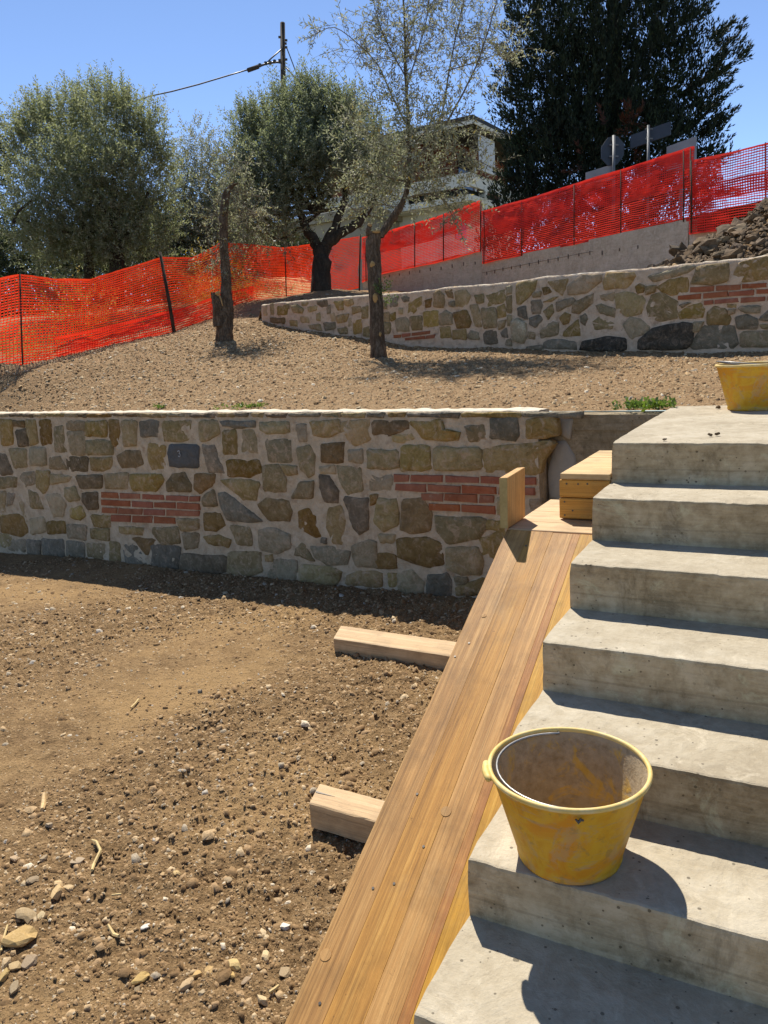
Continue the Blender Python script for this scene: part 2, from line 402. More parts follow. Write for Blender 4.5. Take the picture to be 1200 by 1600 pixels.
M['ply_tan'] = wood_mat('tan_shuttering_wood', (0.22, 0.105, 0.030), (0.41, 0.220, 0.070), (0.60, 0.365, 0.14), **TL)
M['ply_tan2'] = wood_mat('amber_tan_shuttering_wood', (0.22, 0.100, 0.020), (0.42, 0.210, 0.045), (0.58, 0.335, 0.09), **TL)
M['ply_pale'] = wood_mat('pale_shuttering_wood', (0.25, 0.13, 0.045), (0.43, 0.245, 0.088), (0.62, 0.41, 0.19), **TL)
M['ply_red'] = wood_mat('reddish_shuttering_wood', (0.20, 0.080, 0.024), (0.35, 0.155, 0.045), (0.50, 0.27, 0.085), **TL)
M['ply_yellow'] = wood_mat('yellow_shuttering_wood', (0.30, 0.135, 0.014), (0.48, 0.255, 0.028), (0.60, 0.36, 0.07), **TL)
M['pine'] = wood_mat('pale_pine_timber', (0.40, 0.265, 0.14), (0.52, 0.37, 0.21), (0.62, 0.47, 0.30), 'X')
M['pine_x'] = wood_mat('yellowed_board_wood', (0.44, 0.28, 0.11), (0.56, 0.39, 0.19), (0.65, 0.49, 0.28), 'X')
M['pine_front'] = wood_mat('amber_board_wood', (0.46, 0.22, 0.040), (0.62, 0.335, 0.070), (0.70, 0.42, 0.12), 'X')
M['pine_z'] = wood_mat('upright_board_wood', (0.40, 0.21, 0.07), (0.54, 0.32, 0.12), (0.62, 0.42, 0.20), 'Z')
M['end_grain'] = rough_mat('grey_yellow_end_wood', [(0.30, 0.24, 0.10), (0.44, 0.35, 0.16)], 20, 80, 0.8, ((60, 0.4, 0.004),))
M['nail'] = flat_mat('dull_nail_steel', (0.12, 0.11, 0.10), 0.5, 0.7)
M['steel'] = flat_mat('galvanised_steel', (0.17, 0.175, 0.18), 0.6, 0.3)
M['wire'] = flat_mat('steel_wire', (0.30, 0.30, 0.30), 0.4, 0.8)
M['rust'] = rough_mat('rusty_rebar', [(0.035, 0.022, 0.016), (0.07, 0.04, 0.025)], 20, 80, 0.85)
M['bark'] = rough_mat('dark_olive_bark', [(0.018, 0.014, 0.010), (0.045, 0.036, 0.026), (0.085, 0.068, 0.05)], 9, 40, 0.95, ((14, 0.9, 0.03), (50, 0.8, 0.012)), stretch=(1.6, 1.6, 0.5))
M['bark2'] = rough_mat('rough_brown_bark', [(0.040, 0.028, 0.018), (0.105, 0.074, 0.049), (0.23, 0.18, 0.13)], 12, 48, 0.95, ((16, 1.0, 0.03), (60, 0.8, 0.01)), stretch=(1.8, 1.8, 0.5))
M['twig'] = rough_mat('grey_twig_bark', [(0.11, 0.095, 0.07), (0.2, 0.175, 0.135)], 15, 60, 0.9)
M['cutwood'] = rough_mat('fresh_cut_wood', [(0.30, 0.19, 0.075), (0.46, 0.32, 0.15)], 14, 70, 0.85, ((40, 0.3, 0.004),))
M['olive_leaf'] = leaf_mat('olive_leaf', (0.135, 0.155, 0.090), (0.27, 0.29, 0.22), (0.38, 0.44, 0.16), 0.48, 0.62)
M['olive_leaf_pale'] = leaf_mat('pale_olive_leaf', (0.145, 0.158, 0.105), (0.30, 0.315, 0.27), (0.38, 0.42, 0.20), 0.42, 0.58, old=(0.36, 0.24, 0.04))
M['olive_leaf_blue'] = leaf_mat('bluish_olive_leaf', (0.108, 0.132, 0.085), (0.23, 0.255, 0.20), (0.33, 0.40, 0.16), 0.46, 0.62)
M['dark_leaf'] = leaf_mat('dark_green_leaf', (0.040, 0.055, 0.028), (0.075, 0.095, 0.055), (0.09, 0.13, 0.03), 0.25, 0.5)
M['cypress'] = leaf_mat('cypress_spray', (0.020, 0.030, 0.016), (0.024, 0.036, 0.019), (0.03, 0.05, 0.015), 0.10, 0.75, vary=0.5)
M['weed'] = leaf_mat('weed_leaf', (0.10, 0.17, 0.03), (0.13, 0.20, 0.05), (0.22, 0.34, 0.03), 0.35, 0.5)
M['dry_grass'] = leaf_mat('dry_grass_blade', (0.30, 0.24, 0.08), (0.30, 0.24, 0.08), (0.45, 0.38, 0.08), 0.4, 0.6)
M['straw'] = flat_mat('straw', (0.55, 0.42, 0.20), 0.8)

def net_mat(name, col, tr, fac=0.55):
    t = NT(name); v = t.coord(); n = t.noise(v, 3.5, 4, 0.6)
    c = t.mix(1.0, col, t.ramp(n, [(0.3, 0.7), (0.7, 1.15)]), 'MULTIPLY')
    p = t.principled(c, 0.42, None, 0.5)
    b = t.n('BsdfTranslucent'); b.inputs['Color'].default_value = (*tr, 1)
    mx = t.n('MixShader'); mx.inputs[0].default_value = fac
    t.t.links.new(p, mx.inputs[1]); t.t.links.new(b.outputs[0], mx.inputs[2])
    return t.done(mx.outputs[0])
M['net'] = net_mat('orange_net_plastic', (0.80, 0.060, 0.018), (0.95, 0.062, 0.012))
M['net_red'] = net_mat('red_orange_net_plastic', (0.80, 0.050, 0.030), (0.95, 0.065, 0.035))

# ------------------------------------------------------------------ walls: where they run
W1O = np.array([-0.743, 1.489, 0.0]); W1E = np.array([0.9903679, -0.13846094, 0.0]); W1N = np.array([-0.13846094, -0.9903679, 0.0])
W2O = np.array([0.364, 4.859, 0.0]); W2E = np.array([0.96372897, -0.26688288, 0.0]); W2N = np.array([-0.26688288, -0.96372897, 0.0])
def w1y(x): return W1O[1] + (np.asarray(x)-W1O[0])*W1E[1]/W1E[0]
def w2y(x): return W2O[1] + (np.asarray(x)-W2O[0])*W2E[1]/W2E[0]
W1B = ([-9, -7.15, -4.6, -2.75, -1.35, -0.56, 0.6], [-1.76, -1.67, -1.52, -1.44, -1.36, -1.31, -1.29])   # foot of the lower wall
W2T = ([-7.6, -7.17, -6.14, -5.16, -4.86, -4.29, -3.77, -3.28, -2.82, -2.39, -1.99, -1.26, -0.61, -0.03, 3], [1.25, 1.25, 1.22, 1.19, 1.17, 1.15, 1.15, 1.13, 1.12, 1.13, 1.12, 1.09, 1.08, 1.06, 1.0])
W2B = ([-7.6, -7.06, -6.19, -5.21, -4.45, -3.81, -3.31, -2.84, -2.0, -1.25, -0.59, 0, 3], [1.02, 0.89, 0.76, 0.60, 0.47, 0.42, 0.39, 0.37, 0.30, 0.26, 0.23, 0.22, 0.2])
def wpt(O, E, s, z, n=0.0, N=None):
    p = O + E*s; p = np.array([p[0], p[1], z])
    return p if N is None else p + N*n

# ------------------------------------------------------------------ ground
low_pts = []
for s, z in zip(*W1B):
    p = W1O + W1E*s; low_pts.append((p[0], p[1], z))
low_pts += [(-0.4, -1.0, -1.30), (-0.5, -2.2, -1.30), (-1.4, -2.3, -1.28), (-2.4, -1.4, -1.30), (-1.0, 0.3, -1.30), (-2.5, 0.5, -1.34), (-4.5, 0.2, -1.42),
            (-6.5, 0.4, -1.55), (-9, 0, -1.8), (-4, -3, -1.4), (-9, -5, -1.7), (0, -6, -1.5), (3, -6, -1.5), (3, 0, -1.3)]
LOW = TPS(low_pts)
def lowz(x, y):
    return LOW(x, y) + 0.025*fbm(x*0.9, y*0.9, 3, 3)
ter_pts = []
for s in (-8.4, -7, -5.5, -4, -2.5, -1.2, -0.2, 0.6, 1.8, 3.2):
    p = W1O + W1E*s - W1N*0.30; ter_pts.append((p[0], p[1], -0.012))
for s, z in zip(W2B[0], W2B[1]):
    p = W2O + W2E*s; ter_pts.append((p[0], p[1], z))
ter_pts += [(-8.75, 3.15, 0.51), (-8.51, 3.63, 0.54), (-8.43, 4.76, 0.69), (-8.42, 6.46, 0.925), (-8.74, 7.49, 1.10), (-8.87, 8.27, 1.22), (-8.95, 9.47, 1.546),
            (-6.63, 5.54, 0.72), (-3.85, 5.01, 0.355), (-9.5, 10.5, 1.62), (-14, 4, 0.8), (-14, 10, 1.8), (-22, 5, 1.0), (-22, 12, 2.0), (-1, 3.3, 0.10), (1.5, 3.3, 0.08)]
TER = TPS(ter_pts)
def terz(x, y): return TER(x, y) + 0.018*fbm(x*1.1, y*1.1, 5, 3)
bank_pts = []
for s, z in zip(*W2T):
    p = W2O + W2E*s - W2N*0.35; bank_pts.append((p[0], p[1], z-0.01))
bank_pts += [(-8.95, 9.47, 1.54), (-9.05, 10.49, 1.64), (-8.91, 11.75, 1.70), (-9.5, 14.4, 1.95), (-7.68, 9.83, 1.55), (-6.1, 14.2, 1.55), (-3.3, 12.5, 1.35), (-1.2, 11.0, 1.3),
             (0.5, 10, 1.3), (3, 8.5, 1.3), (-14, 12, 2.0), (-22, 14, 2.3), (-14, 8.6, 1.7), (-22, 10.9, 1.9), (-4, 8, 1.18), (0, 7, 1.15)]
BANK = TPS(bank_pts)
def bankz(x, y):
    d = np.hypot((np.asarray(x)+7.5), (np.asarray(y)-9.9)); w = np.clip((-6.92-np.asarray(x))/0.12, 0, 1); q = np.clip((np.asarray(y)-w2y(x)-0.15)/1.6, 0, 1); q = q*q*(3-2*q); bz = BANK(x, y)
    return bz*(1-w) + w*((TER(x, y)-0.01)*(1-q)+bz*q) + 0.015*fbm(x*1.5, y*1.5, 9, 3) + 0.10*np.exp(-(d/0.75)**2)

def ground_sheet(name, xs, yf0, yf1, ny, zf, mat, rough, pw=1.0):
    xs = np.asarray(xs); t = np.linspace(0, 1, ny)**pw
    X = np.repeat(xs[:, None], ny, 1); Y = yf0(xs)[:, None]*(1-t) + yf1(xs)[:, None]*t
    Z = zf(X, Y) + rough(X, Y)
    V = np.stack([X, Y, Z], 2).reshape(-1, 3)
    i, j = np.meshgrid(np.arange(len(xs)-1), np.arange(ny-1), indexing='ij'); a = (i*ny+j).ravel()
    F = np.stack([a, a+ny, a+ny+1, a+1], 1)
    o = link(name, mesh_np(name, V, F, mat, True)); o['kind'] = 'structure'
    return o
def lrough(X, Y):
    tread = np.clip(fbm(X*0.8+3, Y*0.8, 21, 3)*2+0.5, 0, 1)          # some of it is trodden smooth
    return (0.020*np.clip(fbm(X*4, Y*4, 31, 3), -1, 1)*(0.4+0.6*tread) + 0.018*fbm(X*17, Y*17, 41, 3)*(0.3+0.7*tread) + 0.021*fbm(X*48, Y*48, 51, 2)*(0.25+0.75*tread))
xs = np.concatenate([np.linspace(-12, -6, 100, endpoint=False), np.linspace(-6, -2.6, 170, endpoint=False), np.linspace(-2.6, 0.15, 230, endpoint=False), np.linspace(0.15, 4, 30)])
ground_sheet('lower_ground', xs, lambda x: 0*x-7.0, lambda x: w1y(x)+0.12, 420, lowz, M['soil'], lrough, 0.55)
def trough(X, Y):
    fade = np.clip((Y-(w1y(X)+0.28))/0.25, 0.15, 1)
    return fade*(0.016*fbm(X*3, Y*3, 61, 3) + 0.012*fbm(X*14, Y*14, 71, 3) + 0.008*fbm(X*40, Y*40, 81, 2))
xs = np.concatenate([np.linspace(-26, -9.5, 40, endpoint=False), np.linspace(-9.5, 1.5, 330, endpoint=False), np.linspace(1.5, 6, 40)])
ground_sheet('terrace_ground', xs, lambda x: w1y(x)+0.24, lambda x: w2y(x)+0.12, 170, terz, M['soil_up'], trough, 1.2)
def cy(x):                        # line of the road wall, and on to the left the fence line
    return np.interp(x, [-26, -9.9, -6.1, -1.19, 0.05, 6], [19.5, 15.4, 14.42, 11.25, 10.46, 6.4])
xs = np.concatenate([np.linspace(-26, -10, 40, endpoint=False), np.linspace(-10, 6, 200)])
ground_sheet('upper_bank', xs, lambda x: w2y(x)+np.where(x < -6.9, 0.04, 0.2), lambda x: cy(x)+0.06, 90, bankz, M['soil_up'], lambda X, Y: 0.03*fbm(X*5, Y*5, 91, 4))
t = NT('worn_asphalt'); v = t.coord(); n = t.noise(v, 40, 4, 0.7)
M['asphalt'] = t.done(t.principled(t.ramp(n, [(0.3, (0.06, 0.06, 0.058)), (0.7, (0.12, 0.118, 0.11))]), 0.9, t.bump(n, 0.4, 0.01), 0.2))
def roadz(x, y): return 2.35 + 0.0*x
xs = np.linspace(-9.6, 30, 120)
ground_sheet('road', xs, lambda x: np.interp(x, [-9.6, -6.1, -1.19, 0.05, 6, 30], [15.6, 14.62, 11.45, 10.66, 6.6, -9.6])+0.02, lambda x: np.interp(x, [-9.6, -6.1, -1.19, 0.05, 6, 30], [15.6, 14.62, 11.45, 10.66, 6.6, -9.6])+7.0, 12, roadz, M['asphalt'], lambda X, Y: 0*X)
# the hillside beyond, out to the horizon
ang = np.linspace(0, 2*math.pi, 97)[:-1]; rad = np.array([9.0, 14, 20, 30, 50, 90, 180, 400, 900, 1800])
def hillz(x, y, r):
    up = np.clip((y-17)/60, 0, 1)
    return np.where(y > 9, 0.5+5.5*up, -2.2-0.02*np.clip(12-y, 0, 60)) + 0.3*fbm(x*0.05, y*0.05, 101, 2)
V = []
for r_ in rad:
    for a in ang: V.append((-3+r_*math.sin(a), 2+r_*math.cos(a), 0))
V = np.array(V); V[:, 2] = hillz(V[:, 0], V[:, 1], 0); na = len(ang)
F = [(i*na+k, i*na+(k+1) % na, (i+1)*na+(k+1) % na, (i+1)*na+k) for i in range(len(rad)-1) for k in range(na)]
M['meadow'] = rough_mat('dry_meadow', [(0.09, 0.10, 0.035), (0.17, 0.15, 0.06), (0.26, 0.21, 0.10)], 0.6, 9, 0.95, ((8, 0.6, 0.1),))
o = link('hillside', mesh_np('hillside', V, F, M['meadow'], True)); o['kind'] = 'structure'

# ------------------------------------------------------------------ stone walls
def chaikin(P):
    Q = []
    for i in range(len(P)):
        a = P[i]; b = P[(i+1) % len(P)]; Q += [a*0.92+b*0.08, a*0.08+b*0.92]
    return np.array(Q)
def stone_mesh(P, O, E, N, parent, rng, proud, mat, flat=False):
    P = np.array(P, float)
    area = 0.5*np.sum(P[:, 0]*np.roll(P[:, 1], -1)-np.roll(P[:, 0], -1)*P[:, 1])
    if area < 0: P = P[::-1]
    c = P.mean(0)
    if not flat:
        cc = P.mean(0); dv = P-cc; P = cc + dv*(1+np.minimum(0.18, 0.022/np.linalg.norm(dv, axis=1)))[:, None]
        P = chaikin(P)
        while len(P) < 17:
            k = int(np.argmax(np.linalg.norm(np.roll(P, -1, 0)-P, axis=1))); P = np.insert(P, k+1, (P[k]+P[(k+1) % len(P)])/2, 0)
        P = P + rng.uniform(-1, 1, P.shape)*min(0.0065, 0.04*math.sqrt(abs(area)))
    n = len(P); size = math.sqrt(abs(area))
    inset = min(0.008, size*0.06); d = P-c; L = np.linalg.norm(d, axis=1)[:, None]
    P1 = P; P2 = c + d*(1-np.minimum(inset/L, 0.4)); P3 = c + d*0.55
    hs = (0.25 if flat else 1.0)
    rows = [(P1, np.full(n, -0.045)), (P1, np.full(n, proud*0.35)+(0 if flat else rng.uniform(-.003, .003, n))), (P2, proud+rng.uniform(-.006, .005, n)*hs), (P3, proud+0.004*hs+rng.uniform(-.007, .009, n)*hs)]
    V = []
    for Q, h in rows:
        for q, hh in zip(Q, h): V.append(O + E*q[0] + N*hh + np.array([0, 0, q[1]]))
    V.append(O + E*c[0] + N*(proud+0.006*hs+rng.uniform(-.006, .008)*hs) + np.array([0, 0, c[1]]))
    F = []
    for r_ in range(3):
        for k in range(n): F.append((r_*n+k, r_*n+(k+1) % n, (r_+1)*n+(k+1) % n, (r_+1)*n+k))
    tri = [(3*n+k, 3*n+(k+1) % n, 4*n) for k in range(n)]
    mb = MB(); mb.add(V, F+tri)
    return mb.build('brick' if flat else 'stone', mat, parent, smooth=not flat)
def mortar_body(O, E, N, s0, s1, topf, basef, thick, mat, parent, seed, ds=0.035):
    ss = np.arange(s0, s1+1e-6, ds); nz = 48; nt = 7
    V = []; ncol = nz+nt+2
    for s in ss:
        tz = float(topf(s)); bz = float(basef(s)) - 0.25
        z = np.linspace(bz, tz, nz); h = 0.004+0.010*fbm(np.full(nz, s*7.0), z*7, seed, 3)+0.014*fbm(np.full(nz, s*20.0), z*20, seed+5, 2)
        rnd = np.zeros(nz); rnd[-1] = -0.012
        for zz, hh in zip(z, h+rnd): V.append(O + E*s + N*hh + np.array([0, 0, zz]))
        for k in range(nt):
            q = 0.012+thick*(k+0.3)/nt
            V.append(O + E*s - N*q + np.array([0, 0, tz + 0.004 + 0.012*float(fbm(s*12, q*12, seed+9, 3))]))
        V.append(O + E*s - N*thick + np.array([0, 0, tz-0.03])); V.append(O + E*s - N*thick + np.array([0, 0, bz]))
    F = []
    for i in range(len(ss)-1):
        for k in range(ncol-1):
            a = i*ncol+k; F.append((a, a+ncol, a+ncol+1, a+1))
    V = np.array(V); o = part('mortar', V, F, mat, parent, True)
    o.data.materials.append(M['mortar_top'])
    mi = np.zeros((len(ss)-1, ncol-1), np.int32); mi[:, nz-1:nz+nt-1] = 1; o.data.polygons.foreach_set('material_index', mi.ravel())
    mb = MB()
    for i, fl in ((0, False), (len(ss)-1, True)):
        idx = V[i*ncol:(i+1)*ncol]; f = tuple(range(ncol)); mb.add(idx, [f if fl else f[::-1]])
    mb.build('wall_end', mat, parent)
    return o
def parse(txt):
    r_ = []
    for l in txt.strip().split('\n'):
        p = l.split(); r_.append((p[0], [[float(c)/100 for c in q.split(',')] for q in p[1:]]))
    return r_

# outlines of the stones and bricks on each wall face: kind, then distance along the wall and height, in centimetres
S1 = """
o -667,-8 -642,-8 -647,-33 -670,-36
b -639,-8 -617,-8 -619,-15 -639,-14
h -635,-19 -615,-18 -615,-35 -635,-36
o -612,-8 -593,-8 -595,-31 -610,-34
b -585,-8 -562,-8 -568,-31 -588,-34
g -557,-15 -541,-14 -543,-28 -541,-40 -561,-40 -561,-30
g -533,-8 -502,-8 -504,-18 -534,-17
g -535,-20 -504,-19 -509,-42 -533,-42
o -497,-8 -465,-8 -467,-23 -501,-23
o -502,-27 -462,-27 -461,-41 -505,-42
b -460,-8 -444,-8 -449,-29 -457,-31 -462,-25
o -439,-8 -416,-8 -421,-30 -439,-31
d -410,-8 -384,-7 -387,-21 -411,-22
o -378,-8 -338,-7 -344,-24 -376,-26
h -681,-47 -667,-48 -657,-68 -685,-71
o -657,-40 -621,-40 -625,-59 -650,-61
g -611,-38 -582,-37 -585,-56 -616,-57
o -575,-48 -555,-46 -546,-59 -578,-60
h -543,-46 -506,-45 -510,-60 -543,-60
o -499,-45 -462,-44 -466,-54 -483,-58 -499,-58
b -454,-42 -439,-37 -416,-36 -416,-49 -427,-52 -448,-53
o -401,-29 -379,-30 -382,-53 -400,-53 -405,-41
s -370,-29 -332,-29 -335,-49 -372,-49 -373,-38
g -634,-67 -612,-65 -612,-77 -634,-82 -641,-72
o -607,-64 -581,-63 -585,-78 -599,-88 -610,-81
t -577,-65 -540,-66 -546,-72 -580,-77
o -689,-75 -649,-72 -657,-84 -694,-88
h -530,-65 -484,-62 -487,-76 -523,-78
g -478,-61 -440,-58 -444,-74 -480,-76
o -436,-59 -389,-57 -387,-63 -398,-73 -435,-75
h -381,-65 -371,-57 -356,-55 -348,-64 -350,-71 -382,-73
o -553,-80 -536,-78 -530,-90 -549,-94 -555,-88
h -521,-84 -496,-81 -500,-98 -515,-100 -522,-92
t -593,-90 -568,-87 -559,-99 -568,-111 -584,-112
o -628,-87 -611,-90 -604,-106 -629,-106
g -695,-93 -680,-91 -687,-110 -701,-112
g -677,-92 -661,-93 -670,-105 -683,-108
o -549,-102 -529,-98 -525,-107 -536,-113 -550,-112
b -700,-122 -663,-117 -649,-119 -644,-135 -660,-142 -705,-142
t -655,-103 -645,-102 -642,-122 -647,-124
t -636,-120 -605,-116 -606,-132 -637,-138
b -599,-120 -565,-117 -566,-130 -600,-134
g -559,-120 -525,-119 -530,-134 -561,-135
o -512,-106 -479,-104 -482,-116 -508,-118
o -516,-121 -484,-118 -487,-131 -518,-132
o -464,-114 -427,-112 -430,-120 -464,-121
o -410,-111 -374,-107 -373,-122 -399,-126 -410,-117
b -446,-124 -409,-122 -426,-140
g -705,-149 -654,-146 -660,-162 -706,-163
d -649,-146 -621,-145 -628,-163 -650,-163
d -617,-142 -572,-138 -576,-158 -617,-161
d -566,-139 -533,-138 -537,-154 -569,-157
g -528,-138 -496,-136 -501,-152 -530,-153
o -486,-133 -469,-133 -472,-151 -490,-153
d -464,-134 -443,-132 -429,-145 -432,-153 -463,-154
d -416,-129 -373,-126 -382,-150 -420,-153 -415,-137
o -371,-99 -343,-97 -345,-106 -368,-110
g -366,-112 -345,-111 -348,-124 -366,-127
o -326,-8 -304,-7 -303,-17 -314,-23 -327,-25
d -299,-7 -259,-7 -259,-12 -280,-13 -296,-11
o -297,-16 -281,-15 -283,-35 -299,-35
g -273,-16 -260,-15 -258,-32 -276,-33
g -251,-8 -221,-7 -221,-16 -243,-17 -251,-14
g -212,-10 -201,-10 -202,-22 -210,-23
o -195,-7 -168,-6 -168,-15 -177,-18 -193,-18
t -165,-8 -140,-6 -141,-21 -154,-24 -164,-16
g -247,-23 -221,-22 -220,-39 -244,-40
o -212,-29 -199,-27 -195,-34 -197,-47 -203,-50 -210,-44
b -186,-25 -165,-23 -167,-38 -187,-38
g -160,-29 -147,-28 -148,-38 -160,-37
g -326,-29 -310,-30 -307,-40 -301,-51 -321,-51
b -296,-41 -259,-40 -257,-50 -271,-54 -296,-55
o -252,-45 -235,-44 -229,-54 -230,-64 -254,-65
t -232,-43 -215,-43 -216,-49 -226,-51
t -191,-43 -176,-41 -175,-47 -189,-48
b -340,-56 -314,-54 -316,-62 -335,-72 -342,-68
o -307,-59 -279,-57 -260,-59 -266,-73 -279,-74 -291,-68
d -311,-72 -301,-71 -282,-80 -260,-92 -276,-94 -302,-94 -309,-83
b -263,-78 -250,-72 -228,-72 -226,-81 -230,-89 -251,-90
o -223,-69 -213,-57 -199,-55 -202,-68
h -191,-50 -180,-51 -174,-62 -175,-69 -187,-70 -191,-60
g -172,-42 -151,-41 -150,-59 -165,-62 -170,-52
o -333,-76 -318,-68 -315,-82 -332,-84
b -332,-91 -314,-90 -307,-99 -319,-105 -335,-107
b -216,-81 -206,-78 -200,-85 -196,-98 -202,-100 -217,-94
o -184,-77 -172,-74 -168,-84 -173,-102 -183,-102 -187,-90
h -168,-66 -144,-66 -147,-88 -155,-93 -160,-88
g -300,-100 -277,-99 -276,-114 -293,-115
o -337,-113 -315,-109 -302,-113 -306,-119 -329,-119
g -265,-101 -246,-97 -230,-101 -231,-112 -245,-118 -264,-117
g -223,-112 -216,-106 -204,-121 -225,-118
g -206,-109 -184,-107 -167,-109 -172,-120 -190,-122 -202,-117
g -163,-104 -146,-98 -140,-99 -140,-118 -160,-119
h -372,-133 -311,-128 -312,-143 -345,-150 -377,-151
g -305,-124 -266,-120 -267,-137 -291,-145 -310,-144
o -260,-122 -251,-120 -251,-126 -259,-127
g -249,-125 -225,-123 -226,-136 -233,-143 -263,-145 -256,-136
g -219,-126 -185,-124 -177,-127 -180,-134 -188,-140 -222,-140
o -169,-129 -157,-123 -137,-122 -138,-134 -172,-136
d -194,-100 -189,-100 -190,-105 -195,-104
h -135,-7 -106,-6 -105,-12 -123,-17 -135,-16
t -118,-17 -102,-15 -100,-19 -110,-22 -117,-21
o -102,-7 -76,-6 -74,-12 -63,-13 -65,-19 -90,-19
o -57,-10 -44,-9 -41,-18 -54,-20
d -37,-5 -19,-4 -18,-15 -21,-18 -37,-17
o -11,-6 4,-3 7,-4 8,-14 2,-16 -11,-16
o -141,-28 -115,-28 -116,-40 -141,-42
o -110,-25 -88,-24 -88,-40 -112,-42
o -82,-25 -47,-25 -47,-38 -65,-40 -83,-40
o -42,-24 2,-19 6,-21 -2,-30 -5,-39 -44,-40
g -141,-47 -122,-47 -123,-57 -141,-58
o -134,-65 -118,-65 -119,-83 -132,-88 -139,-82
b -112,-65 -95,-62 -89,-72 -91,-84 -107,-88 -115,-85
g -84,-74 -46,-73 -45,-79 -52,-87 -74,-93 -83,-84
o -44,-74 -30,-73 -30,-80 -44,-80
b -119,-94 -92,-91 -81,-95 -81,-108 -93,-112 -118,-108
o -48,-87 -32,-80 -27,-83 -37,-99 -47,-98
o -76,-97 -52,-94 -48,-103 -50,-112 -66,-114 -76,-111
b -143,-110 -133,-106 -123,-108 -123,-117 -142,-119
g -121,-122 -107,-117 -99,-124 -100,-134 -120,-137
d -93,-119 -77,-116 -74,-122 -74,-131 -94,-134
g -71,-117 -61,-116 -61,-121 -70,-123
o -69,-125 -48,-115 -46,-127 -69,-130
t -35,-58 -30,-57 -30,-69 -35,-68
t -11,-57 -4,-57 -3,-61 -10,-67
o -4,-65 5,-61 6,-67 -4,-69
b -142,-62 -135,-61 -136,-67 -142,-70
t -136,-92 -121,-91 -123,-98 -135,-98
o -130,-122 -122,-122 -123,-132 -130,-132
"""
B1 = """
r -489,-80 -459,-79 -460,-85 -490,-86
r -457,-79 -424,-78 -425,-83 -458,-85
r -421,-78 -388,-77 -389,-82 -422,-83
r -385,-77 -353,-76 -354,-81 -386,-82
r -351,-76 -337,-75 -338,-80 -352,-81
r -491,-88 -441,-86 -442,-92 -492,-94
r -439,-86 -406,-85 -407,-91 -440,-92
r -404,-85 -372,-83 -373,-89 -405,-90
r -370,-83 -339,-82 -339,-88 -371,-89
r -491,-96 -465,-95 -467,-101 -493,-102
r -463,-95 -423,-93 -425,-99 -465,-101
r -422,-93 -389,-91 -390,-97 -423,-99
r -387,-91 -340,-89 -341,-94 -388,-97
r -477,-103 -444,-101 -446,-108 -479,-110
r -441,-101 -409,-99 -410,-106 -443,-108
r -407,-99 -375,-98 -376,-104 -408,-106
r -119,-45 -105,-45 -106,-50 -119,-51
r -104,-45 -77,-44 -77,-49 -105,-50
r -75,-44 -48,-44 -48,-48 -75,-49
r -47,-43 -22,-43 -22,-48 -47,-48
r -21,-43 -6,-42 -6,-47 -21,-48
r -118,-52 -91,-51 -91,-57 -119,-57
r -90,-51 -63,-51 -63,-56 -90,-56
r -62,-50 -35,-50 -35,-55 -62,-56
r -33,-50 -7,-49 -7,-54 -34,-55
r -96,-58 -77,-57 -77,-63 -96,-63
r -76,-57 -50,-56 -50,-62 -77,-62
r -48,-56 -37,-56 -37,-61 -49,-62
r -90,-65 -64,-64 -64,-69 -90,-70
r -63,-64 -36,-63 -36,-69 -63,-69
"""
